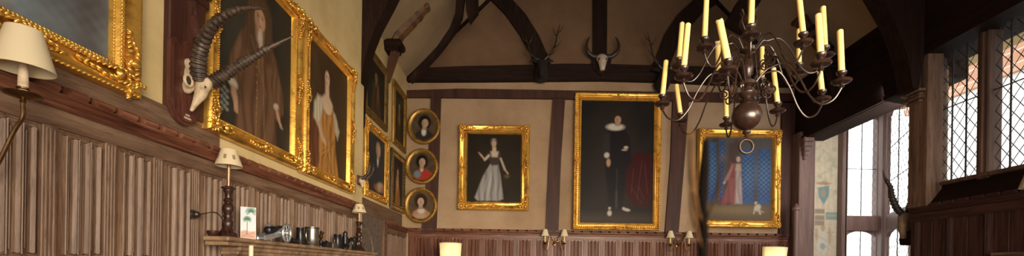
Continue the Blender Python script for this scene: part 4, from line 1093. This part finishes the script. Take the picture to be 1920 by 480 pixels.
# -- trophy at the bay
tq = thing('horned_head_trophy', 'tan horned animal head with one tall dark horn at the bay edge', 'hunting trophy', (4.98, 5.75, 2.2), -PI/2)
MB().box(-.12, .12, -.02, .25, -.2, .2, .02).build('mounting_block', 'dark_oak_z', tq)
def w3(px, py, y_):
    w_ = onY(px, py, y_); return Vector((-(w_.y-5.75), (w_.x-4.98), w_.z-2.2))
m = MB(); m.tube([w3(1708, 425, 5.75), w3(1700, 415, 5.74), w3(1692, 405, 5.72)], [.11, .09, .06], 10); m.tube([w3(1694, 400, 5.72), w3(1691, 425, 5.70), w3(1694, 448, 5.70)], [.055, .05, .03], 10)
remeshed(m.build('head', 'fur_tan', tq), .012)
horn(tq, [w3(1692, 402, 5.72), w3(1680, 388, 5.72), w3(1672, 368, 5.71), w3(1669, 350, 5.7), w3(1660, 335, 5.69), w3(1655, 318, 5.68)], [.036, .036, .031, .024, .016, .004], 'horn_dark', 16)
horn(tq, [w3(1703, 400, 5.82), w3(1706, 384, 5.84), w3(1712, 368, 5.86)], [.034, .03, .02], 'horn_dark', 8)

# ================================================================ SCONCES
def scone_shade(mb, c, r0, r1, z0, z1, n=28):
    """open tapered shade r0 at z0 (bottom) to r1 at z1"""
    t = .0025; T = Matrix.Translation(c)
    vs = []; fs = []
    ring = [(r0, z0), (r1, z1), (r1-t, z1), (r0-t, z0)]
    for r_, z_ in ring:
        for k in range(n): a = 2*PI*k/n; vs.append((r_*math.cos(a), r_*math.sin(a), z_))
    for i in range(4):
        j = (i+1) % 4
        for k in range(n): k2 = (k+1) % n; fs.append((i*n+k, i*n+k2, j*n+k2, j*n+k))
    mb.add(vs, fs, T)
def pan(mb, c, r_=.04, k=1):
    mb.lathe([(.004, -.03*k), (.010, -.022*k), (.006, -.014*k), (.02, -.008*k), (r_*.9, 0), (r_, .006), (r_*.95, .01), (.016, .008), (.012, .02), (.018, .026), (.018, .032), (.010, .033)], 20, Matrix.Translation(c))
# left near sconce
sx_, sy_ = -1.885, 1.645
s0 = thing('wall_sconce', 'brass wall sconce with cream shade at the left picture edge', 'wall lamp', (XL+.03, sy_, 2.2), PI/2)
def ls(x, y, z): return Vector((y-sy_, -(x-(XL+.03)), z-2.2))
zsh1 = onY(48, 55, sy_).z; zsh0 = onY(52, 128, sy_).z
cX = onY(44, 120, sy_).x; zp = onY(35, 180, sy_).z
m = MB(); pan(m, ls(cX, sy_, zp), .055); m.build('drip_pan', 'brass', s0)
m = MB(); m.lathe([(.014, zp+.02-2.2), (.015, zp+.03-2.2), (.013, zsh0+.03-2.2)], 14, Matrix.Translation(ls(cX, sy_, 2.2))); m.build('candle_tube', 'bone', s0)
m = MB(); m.tube(smoothpath([ls(XL+.04, sy_-.02, 1.95), ls(XL+.09, sy_-.01, 1.93), ls(cX-.03, sy_, zp-.13), ls(cX, sy_, zp-.08), ls(cX, sy_, zp-.02)], 6), .007, 8); m.build('arm', 'brass', s0)
m = MB(); m.box(-.035, .035, -.014, 0, -.36, -.16, .008); m.build('back_plate', 'brass', s0)
m = MB(); scone_shade(m, ls(cX, sy_, 2.2), .088, .05, zsh0-2.2-.005, zsh1-2.2); m.build('lamp_shade', 'shade', s0, ang=60)
# right sconce
s1 = thing('wall_sconce', 'yellow-shaded wall sconce cut by the right picture edge', 'wall lamp', (4.79, 4.0, 2.3), -PI/2)
cc = onX(1934, 340, 4.62); lc = Vector((-(cc.y-4.0), cc.x-4.79, cc.z-2.3))
m = MB(); scone_shade(m, lc, .085, .045, -.06, .07); m.build('lamp_shade', 'shade', s1, ang=60)
m = MB(); pan(m, lc+Vector((0, 0, -.13)), .04); m.build('drip_pan', 'brass', s1)
m = MB(); m.tube([lc+Vector((0, 0, -.11)), lc+Vector((0, 0, .01))], .011, 10); m.build('candle_tube', 'bone_white', s1)
m = MB(); m.tube(smoothpath([Vector((lc.x*.6, -.01, lc.z-.25)), Vector((lc.x*.8, -.08, lc.z-.27)), lc+Vector((0, .02, -.22)), lc+Vector((0, 0, -.14))], 5), .006, 8); m.box(lc.x*.6-.03, lc.x*.6+.03, -.012, 0, lc.z-.32, lc.z-.18, .004); m.build('arm', 'brass', s1)
# twin sconces on the end wall
def twin(label, pxl, pxr, py, loc_px):
    yy = YB-.16; c = onY((pxl+pxr)/2, py, yy); r = thing('twin_wall_sconce', label, 'wall lamp', (c.x, YB-.03, c.z))
    h = (pxr-pxl)/2/F*yy; dz = -.016*h
    m = MB(); m.lathe([(.035, 0), (.03, .012), (.01, .016)], 14, Matrix.Rotation(PI/2, 4, 'X') @ Matrix.Translation((0, -.1, 0))); m.tube([(0, -.01, -.1), (0, -.08, -.1)], .008, 6); m.build('back_plate', 'brass', r)
    for sgn in (-1, 1):
        a = MB(); a.tube(smoothpath([(0, -.08, -.1), (sgn*h*.35, -.12, .02), (sgn*h*.5, -.13, .05), (sgn*h*.62, -.13, -.08), (sgn*h*.8, -.13, -.20), (sgn*h, -.13, -.16), (sgn*h, -.13, -.10)], 6), .0075, 7)
        q = [Vector((sgn*(.05+.03*math.cos(t)), -.1, -.02+.03*math.sin(t))) for t in [k*.5 for k in range(14)]]; a.tube(q, .005, 6)
        ao = a.build('arm', 'brass', r)
        m = MB(); pan(m, Vector((sgn*h, -.13, -.09)), .04); m.build('drip_pan', 'brass', ao)
        m = MB(); m.tube([(sgn*h, -.13, -.07), (sgn*h, -.13, .06)], .013, 8); m.build('candle_tube', 'wax', ao)
        m = MB(); scone_shade(m, Vector((sgn*h, -.13, 0)), .083, .037, .05, .185); m.build('lamp_shade', 'shade_white', ao, ang=60)
twin('twin-armed wall sconce with cream shades left of the tall portrait base', 1022, 1058, 448, 0)
twin('twin-armed wall sconce with cream shades under the dark post at right', 1257, 1292, 451, 0)

# ================================================================ MANTEL
XM = -1.86; ZM = 1.775; YM0, YM1 = 2.71, 5.42
r = thing('mantelpiece', 'rough brown stone mantel shelf along the left wall panelling', 'mantelpiece', (XL+.05, (YM0+YM1)/2, 1.4))
o0 = Vector((XL+.05, (YM0+YM1)/2, 1.4))
def mbox(mb, x0, x1, y0, y1, z0, z1, bev): mb.box(x0-o0.x, x1-o0.x, y0-o0.y, y1-o0.y, z0-o0.z, z1-o0.z, bev)
m = MB(); mbox(m, XL+.075, XM, YM0, YM1, ZM-.028, ZM, .008); m.build('shelf_slab', 'stone', r)
m = MB(); mbox(m, XL+.075, XM-.02, YM0+.02, YM1-.02, ZM-.055, ZM-.029, .006); m.build('upper_moulding', 'stone', r)
m = MB()
for z, e in ((ZM-.075, .03), (ZM-.10, .045)): mbox(m, XL+.075, XM-e, YM0+.16, YM1-.04, z-.012, z+.02, .008)
mbox(m, XL+.075, XM-.07, YM0+.18, YM1-.05, ZM-.26, ZM-.1, .004); m.build('lower_moulding', 'stone', r)
m = MB(); mbox(m, XL+.075, XM-.085, YM0+.22, YM1-.07, .0, ZM-.26, .004); m.build('chimney_piece', 'mantel_dark', r)
def atM(px, X=-1.97): return onX(px, 440, X).y
# -- table lamp on the mantel
def turned_lamp(label, x, y, H, rs, prof, shade_dim, printed=True):
    r = thing('table_lamp', label, 'lamp', (x, y, ZM)); m = MB(); m.lathe([(a*rs, b) for a, b in prof], 24); m.build('turned_base', 'lamp_wood', r)
    r0, r1, z0, z1 = shade_dim; zt = prof[-1][1]
    m = MB(); m.lathe([(.010, zt), (.010, z0+.03)], 12); m.build('copper_tube', 'copper', r)
    m = MB(); scone_shade(m, (0, 0, 0), r0, r1, z0, z1); so = m.build('lamp_shade', 'shade', r, ang=60)
    if printed:
        m = MB()
        for k in range(8):
            a = 2*PI*k/8+.25; zc = (z0+z1)/2-.004; rc = (r0+r1)/2+.0015
            sl = math.atan2(r0-r1, z1-z0)
            T = Matrix.Rotation(a, 4, 'Z') @ Matrix.Translation((rc, 0, zc)) @ Matrix.Rotation(-sl, 4, 'Y')
            m.sphere((0, 0, -.002), (.0012, .010*r0/.085, .013*r0/.085), 8, 6, T)
            for q in (-.5, 0, .5): m.sphere((0, q*.012, .014*r0/.085), (.0012, .003, .008*r0/.085), 6, 4, T)
        m.build('printed_motif', M['print_brown'], so)
    return r
M['print_brown'] = noisemat('print_brown', [(.22, .15, .08), (.34, .24, .13)], (30,)*3, 3, .8, 0)
yl = atM(427)
prof = [(1.25, 0), (1.3, .012), (1.2, .022), (1.28, .03), (1.05, .045), (.85, .05), (.62, .075), (.72, .09), (.70, .115), (.46, .135), (.46, .145), (.62, .15), (.62, .158), (.46, .163), (.5, .175), (.72, .195), (.74, .215), (.55, .238), (.42, .248), (.45, .255), (.60, .262), (.55, .275), (.40, .285), (.38, .315), (.56, .33), (.60, .345), (.85, .352), (.9, .36), (.5, .365), (.45, .37)]
zt_ = onY(430, 281, yl).z-ZM; zb_ = onY(428, 312, yl).z-ZM
sc_l = (zb_-.13)/.37
turned_lamp('turned dark wood lamp with printed cream shade on the mantel end', -1.97, yl, .6, .047, [(a, b*sc_l) for a, b in prof], (.079, .045, zb_, zt_))
# wall socket + cord
ys = onX(360, 402, XL+.03).y; zs = onX(360, 402, XL+.03).z
r = thing('wall_socket', 'round wall socket with black plug on the panelling', 'wall socket', (XL+.03, ys, zs), PI/2)
m = MB(); m.lathe([(.030, 0), (.028, .012), (.0, .014)], 18, Matrix.Rotation(PI/2, 4, 'X')); m.build('back_plate', 'pewter', r)
m = MB(); m.lathe([(.020, .012), (.020, .035), (.012, .045)], 12, Matrix.Rotation(PI/2, 4, 'X')); m.build('plug', 'cord', r)
m = MB(); base = Vector((XL+.03, ys, zs))
cp = [Vector((XL+.08, ys, zs)), onX(385, 400, -1.99), onX(400, 398, -1.95), onX(412, 404, -1.91), onX(424, 425, -1.89), onX(428, 437, -1.89)]
cp[-1].z = ZM+.006
m.tube(smoothpath(cp, 8), .0035, 6)
tag(m.build('power_cord', 'cord'), 'thin dark power cord looping from the socket to the lamp', 'cord')
# small bowl
yb_ = atM(394, -2.0)
m = MB(); m.lathe([(.02, 0), (.026, .004), (.034, .02), (.036, .034), (.032, .036), (.028, .02), (.001, .012)], 18, None, cap=False)
o = m.build('small_dish', 'lamp_wood', loc=(-1.98, yb_, ZM)); tag(o, 'small dark round dish on the mantel under the cord', 'dish')
# postcard
p = Paint(.088, .215, .0022, (.62, .64, .68), 71); p.e(.5, .8, .6, .3, (.52, .56, .66), .6, .6); p.poly([(0, .22), (.3, .27), (.6, .22), (1, .25), (1, 0), (0, 0)], (.52, .30, .22), .9, .04)
for k in range(8): p.line(p.rs.uniform(0, 1), p.rs.uniform(0, .2), p.rs.uniform(0, 1), p.rs.uniform(0, .2), .03, (.35, .16, .1), .4)
p.line(.42, .12, .43, .58, .03, (.22, .13, .09)); p.line(.78, .5, .8, .2, .0, (0, 0, 0), 0)
for cx, cy, s_ in ((.43, .62, .26), (.68, .88, .36)):
    for k in range(11):
        a = PI*k/10*1.1-.15; p.line(cx, cy, cx+s_*math.cos(a), cy+s_*math.sin(a)*.42-.02, .035, (.05, .17, .09)); p.line(cx, cy, cx+s_*.8*math.cos(a), cy-s_*.25*abs(math.cos(a))-.02, .03, (.07, .22, .10))
yp = atM(456, -1.93)
r = thing('palm_postcard', 'tall card printed with green palm trees beside the lamp', 'card', (-1.915, yp+.03, ZM+.002), rotz=math.radians(38))
m = MB(); m.box(-.046, .046, 0, .003, 0, .222); m.build('card', 'bone_white', r, smooth=False); p.build('printed_face', r, -.001, loc=(0, 0, .111))
r.rotation_euler = (math.radians(-6), 0, math.radians(38))
# model cannon
yc_ = atM(526, -1.93)
r = thing('model_cannon', 'silver and black toy field cannon with spoked wheels on the mantel', 'model cannon', (-1.945, yc_, ZM), PI/2+.12)
Rw = .062; 
for sgn in (-1, 1):
    m = MB(); cy_ = sgn*.048
    m.tube([(Rw*.88*math.cos(a), cy_, Rw+Rw*.88*math.sin(a)) for a in [2*PI*k/32 for k in range(32)]], .008, 8, True)
    m.lathe([(.014, -.012), (.016, 0), (.010, .012)], 12, Matrix.Translation((0, cy_, Rw)) @ Matrix.Rotation(PI/2, 4, 'X'))
    for k in range(8): a = 2*PI*k/8+.2; m.tube([(.01*math.cos(a), cy_, Rw+.01*math.sin(a)), (Rw*.85*math.cos(a), cy_, Rw+Rw*.85*math.sin(a))], .0032, 6)
    m.build('wheel', 'silver', r)
m = MB(); T = Matrix.Translation((.0, 0, Rw+.028)) @ Matrix.Rotation(PI/2-.16, 4, 'Y')
m.lathe([(.006, -.175), (.012, -.168), (.006, -.16), (.020, -.155), (.024, -.145), (.020, -.10), (.022, -.095), (.018, -.09), (.016, 0), (.018, .01), (.014, .02), (.013, .085), (.018, .10), (.018, .105), (.010, .105)], 16, T)
m.build('barrel', 'dark_metal', r)
m = MB()
for sgn in (-1, 1): m.prism([(.03, Rw+.02), (.03, Rw-.01), (-.20, .004), (-.23, .004), (-.23, .03), (-.10, Rw-.005), (-.02, Rw+.03)], 'y', sgn*.024-.005, sgn*.024+.005)
m.box(-.22, -.2, -.02, .02, .008, .022); m.tube([(0, -.06, Rw), (0, .06, Rw)], .006, 8); m.build('carriage', 'silver', r); r.scale = (1.25,)*3
# dark low object behind the wheel
m = MB(); m.tube([(0, -.05, .03), (0, .05, .022)], [.03, .026], 14); m.lathe([(.03, 0), (.026, .06), (.01, .085), (.004, .095)], 14, Matrix.Translation((-.03, -.03, 0)))
tag(m.build('powder_flask', 'dark_metal', loc=(-1.95, atM(549, -1.95), ZM)), 'small black metal flask lying between cannon and beaker', 'flask')
def mug(name, label, px, rad, h, mat, handle=True, cat='mug', X=-1.95, lid=False):
    r = thing(name, label, cat, (X, atM(px, X), ZM)); m = MB()
    m.lathe([(rad*1.08, 0), (rad*1.1, h*.05), (rad, h*.1), (rad*.98, h*.5), (rad*.96, h*.92), (rad*1.02, h*.95), (rad*1.02, h), (rad*.9, h), (rad*.88, h*.15), (.001, h*.12)], 24, None, cap=False)
    m.add([(rad*1.08*math.cos(2*PI*k/24), rad*1.08*math.sin(2*PI*k/24), 0) for k in range(24)], [tuple(range(24))]); m.build('body', mat, r)
    if handle:
        m = MB(); m.tube(smoothpath([(0, -rad*.95, h*.85), (0, -rad*1.5, h*.82), (0, -rad*1.75, h*.55), (0, -rad*1.5, h*.25), (0, -rad*.95, h*.2)], 5), .005, 7); m.build('handle', mat, r)
    return r
mug('black_beaker', 'narrow black metal beaker left of the pewter tankard', 563, .032, .15, 'dark_metal', False, 'beaker')
mug('pewter_tankard', 'large pewter tankard with side handle on the mantel', 585, .060, .172, 'pewter', True, 'tankard')
r = thing('small_figurine', 'tiny brass and black figurine behind the little boxes', 'figurine', (-1.98, atM(602, -1.98), ZM))
m = MB(); m.lathe([(.03, 0), (.03, .02), (.012, .03), (.016, .06), (.010, .085)], 12); m.build('pedestal', 'dark_metal', r)
m = MB(); m.lathe([(.010, .085), (.018, .10), (.014, .125), (.008, .135), (.014, .15), (.001, .165)], 12); m.tube([(0, 0, .12), (0, .035, .13), (0, .05, .15)], .006, 6); m.build('figure', 'brass', r)
m = MB(); m.box(-.03, .03, -.03, .03, 0, .055, .004); m.lathe([(.012, .055), (.014, .06), (.001, .07)], 10)
tag(m.build('dark_box', 'dark_metal', loc=(-1.91, atM(612, -1.91), ZM)), 'little black lidded box beside the grey box', 'box')
m = MB(); m.box(-.035, .035, -.045, .045, 0, .062, .005); m.box(-.037, .037, -.047, .047, .045, .05, .002)
tag(m.build('grey_box', 'pewter', loc=(-1.95, atM(622, -1.95), ZM)), 'small grey metal box left of the narrow black mug', 'box')
mug('black_mug', 'narrow black mug with handle at the far mantel end', 633, .038, .15, 'dark_metal', True)
# second model gun: black
r = thing('model_gun', 'small black toy gun carriage beside the far mantel lamp', 'model cannon', (-1.95, atM(655, -1.95), ZM), PI/2)
for sgn in (-1, 1):
    m = MB(); Rk = .065; cy_ = sgn*.04; m.tube([(.03+Rk*.9*math.cos(a), cy_, Rk+Rk*.9*math.sin(a)) for a in [2*PI*k/24 for k in range(24)]], .007, 6, True)
    for k in range(6): a = PI*k/3+.3; m.tube([(.03, cy_, Rk), (.03+Rk*.85*math.cos(a), cy_, Rk+Rk*.85*math.sin(a))], .004, 5)
    m.build('wheel', 'dark_metal', r)
m = MB(); m.tube([(-.12, 0, .03), (-.05, 0, .07), (.05, 0, .11)], [.022, .02, .014], 10); m.lathe([(.03, 0), (.02, .05), (.026, .1), (.018, .13), (.02, .15), (.001, .17)], 12, Matrix.Translation((-.09, 0, 0))); m.build('barrel', 'dark_metal', r); r.scale = (1.2,)*3
# far lamp
yl2 = atM(673, -1.95)
zt_ = onY(673, 383, yl2).z-ZM; zb_ = onY(672, 399, yl2).z-ZM; s2_ = (zb_-.10)/.37
turned_lamp('slim dark twisted lamp with cream shade at the far mantel end', -1.95, yl2, .6, .052, [(a*(.9 if b > .05 else 1), b*s2_) for a, b in prof], (.082, .042, zb_, zt_))
# candle in front of the mantel
yk = 2.62; c = onY(471, 460, yk)
r = thing('floor_candlestick', 'single cream candle standing before the mantel shelf', 'candlestick', (c.x, yk, 0))
m = MB(); m.lathe([(.14, 0), (.14, .02), (.05, .05), (.02, .09), (.018, .6), (.03, .62), (.018, .65), (.016, 1.3), (.05, 1.34), (.05, 1.36), (.018, 1.37), (.018, 1.42)], 18); m.build('stand', 'iron', r)
m = MB(); m.lathe([(.0125, 1.42), (.0120, c.z-.004), (.007, c.z), (.001, c.z-.002)], 14); m.build('candle', 'shade_white', r)

# ================================================================ STANDARD LAMPS
def standard(label, pxc, pyt, wpx, yd, tilt=0):
    c = onY(pxc, pyt, yd); r = thing('standard_lamp', label, 'lamp', (c.x, yd, 0))
    R_ = wpx/2/F*yd
    m = MB(); scone_shade(m, (0, 0, 0), R_*.92, R_, c.z-.30, c.z, 32); so = m.build('lamp_shade', 'shade_white', r, ang=60)
    for z, rr_ in ((c.z, R_), (c.z-.30, R_*.92)):
        m = MB(); m.tube([(rr_*math.cos(a), rr_*math.sin(a), z) for a in [2*PI*k/32 for k in range(32)]], .005, 6, True); m.build('shade_trim', 'shade', so)
    m = MB(); m.lathe([(.02, .03), (.016, .5), (.024, .55), (.016, .6), (.014, c.z-.2)], 14); m.build('pole', 'brass', r)
    m = MB(); m.lathe([(.16, 0), (.16, .02), (.06, .04), (.02, .06)], 20); m.build('base', 'brass', r)
    if tilt:
        so.rotation_euler = (0, tilt, 0)
        so.location = (-(c.z)*math.sin(tilt), 0, c.z*(1-math.cos(tilt)))
standard('cream drum lampshade under the silver-gowned lady at left', 845, 456, 41, 7.5)
standard('cream drum lampshade under the blue lattice painting at right', 1453, 464, 42, 7.5, .05)

for o in [x for x in bpy.data.objects if x.name.startswith('standard_lamp')]:
    l = bpy.data.lights.new('lamp_bulb', 'POINT'); l.energy = 5 if o.location.x < 2 else 9; l.color = (1, .90, .74); l.shadow_soft_size = .035
    b_ = bpy.data.objects.new('lamp_bulb', l); COL.objects.link(b_); b_.location = (o.location.x, o.location.y, onY(845, 456, 7.5).z-.17)
# ================================================================ BLURRED DRIED STEM NEAR THE LENS
yd = .36
r = thing('dried_flower_stem', 'blurred dark upright stem with orange leaves close to the camera', 'dried plant', (onY(1316, 480, yd).x, yd, .78))
def wf(px, py, y_=yd):
    w_ = onY(px, py, y_); return w_-Vector(r.location)
m = MB(); sp = smoothpath([Vector((.0, .0, 0)), Vector((0.004, 0, .4)), wf(1317, 520), wf(1319, 440), wf(1316, 380), wf(1321, 310), wf(1323, 262)], 6)
m.tube(sp, interp([.0042, .0042, .0042, .0042, .0042, .004, .0018], len(sp)), 7); m.build('stem', 'dry_stem', r)
def leaf(pts, wd):
    m = MB(); sp_ = smoothpath(pts, 4); n = len(sp_); vs = []; fs = []
    for i, q_ in enumerate(sp_):
        w_ = wd*math.sin(PI*(i+.3)/(n+.2)); 
        for k in (-1, 0, 1): vs.append(q_+Vector((k*w_, .0015*abs(k)-.001, 0)))
        
    for i in range(n-1):
        for k in range(2): fs.append((i*3+k, i*3+k+1, i*3+k+4, i*3+k+3))
    m.add(vs, fs); o = m.build('leaf', 'dry_leaf', r); sd = o.modifiers.new('thick', 'SOLIDIFY'); sd.thickness = .0006
leaf([wf(1317, 420), wf(1306, 385, .30), wf(1297, 330, .26), wf(1293, 240, .22)], .0016)
leaf([wf(1318, 470), wf(1308, 440, .30), wf(1300, 400, .26), wf(1296, 350, .23)], .0011)
leaf([wf(1319, 430), wf(1332, 390, .29), wf(1348, 350, .25), wf(1356, 290, .22)], .0006)
m = MB(); m.lathe([(.05, 0), (.07, .04), (.075, .10), (.04, .18), (.025, .24), (.032, .26), (.024, .26), (.018, .2), (.001, .02)], 20, None, cap=False); m.add([(.05*math.cos(2*PI*k/20), .05*math.sin(2*PI*k/20), 0) for k in range(20)], [tuple(range(20))]); m.build('vase', 'lamp_wood', r)
t = thing('side_table', 'dark round side table below the picture edge near the camera', 'table', (r.location.x, yd, 0))
m = MB(); m.lathe([(.25, .75), (.26, .76), (.25, .78)], 28); m.build('table_top', 'lamp_wood', t)
m = MB(); m.lathe([(.16, 0), (.16, .02), (.04, .05), (.03, .3), (.045, .4), (.03, .5), (.03, .74), (.08, .75)], 18); m.build('pedestal', 'lamp_wood', t)

# ================================================================ OUTSIDE
bw = thing('neighbouring_house', 'house with brick upper floor seen through the right leaded windows', 'building', (9.5, 2, 0))
m = MB(); m.box(0, .7, -8, 9, 0, 5.6); m.build('ground_floor_wall', 'haze_white', bw, smooth=False)  # white colour stands in for overexposed haze below the brick
m = MB(); m.box(-.1, .7, -8, 9, 5.6, 9.5); m.build('upper_wall', 'brick', bw, smooth=False)
struct(MB().box(5.9, 40, -30, 60, -.12, -.1).build('ground', 'mantel_dark', smooth=False), 'paved ground outside', 'ground')

# ================================================================ LIGHT
wd = bpy.data.worlds.new('World'); sc.world = wd; wd.use_nodes = True
nt = wd.node_tree; bg = nt.nodes['Background']; bg.inputs[0].default_value = (.93, .96, 1.0, 1); bg.inputs[1].default_value = 3.8
def area(name, loc, target, sx, sy, power, col):
    l = bpy.data.lights.new(name, 'AREA'); l.shape = 'RECTANGLE'; l.size = sx; l.size_y = sy; l.energy = power; l.color = col
    o = bpy.data.objects.new(name, l); COL.objects.link(o); o.location = loc
    o.rotation_euler = (Vector(target)-Vector(loc)).to_track_quat('-Z', 'Y').to_euler(); return o
# daylight from the windows of the hall behind and beside the camera
o = area('daylight_rear_window', (2.2, -1.4, 2.1), (-.6, 7.5, .9), 4.0, 1.9, 205, (1, .83, .60)); o.data.spread = math.radians(80)
area('daylight_right_window', (4.7, .5, 3.5), (-2, 3.2, 2.6), 2.2, 1.4, 60, (1, .87, .68))
area('hidden_bay_fill', (5.62, 6.3, 3.1), (4.9, 8.6, 2.6), .9, 2.6, 70, (1, .96, .92))  # unseen fill lamp added inside the bay to brighten mural and back wall
# ================================================================ CAMERA
cam = bpy.data.cameras.new('Camera'); co = bpy.data.objects.new('Camera', cam); COL.objects.link(co)
co.location = (0, 0, EYE)
co.rotation_euler = (Matrix.Rotation(PI/2, 3, 'X') @ Matrix.Rotation(ROLL, 3, 'Z')).to_euler()
cam.sensor_width = 36; cam.sensor_fit = 'HORIZONTAL'; cam.lens = F/1920*36
cam.shift_x = -30/1920; cam.shift_y = 265/1920; cam.clip_start = .05; cam.clip_end = 200
cam.dof.use_dof = True; cam.dof.focus_distance = 3.4; cam.dof.aperture_fstop = (cam.lens/1000)/.0045
sc.camera = co
sc.view_settings.view_transform = 'Standard'; sc.view_settings.look = 'None'; sc.view_settings.gamma = 1; sc.view_settings.use_curve_mapping = False
sc.view_settings.exposure = -0.1
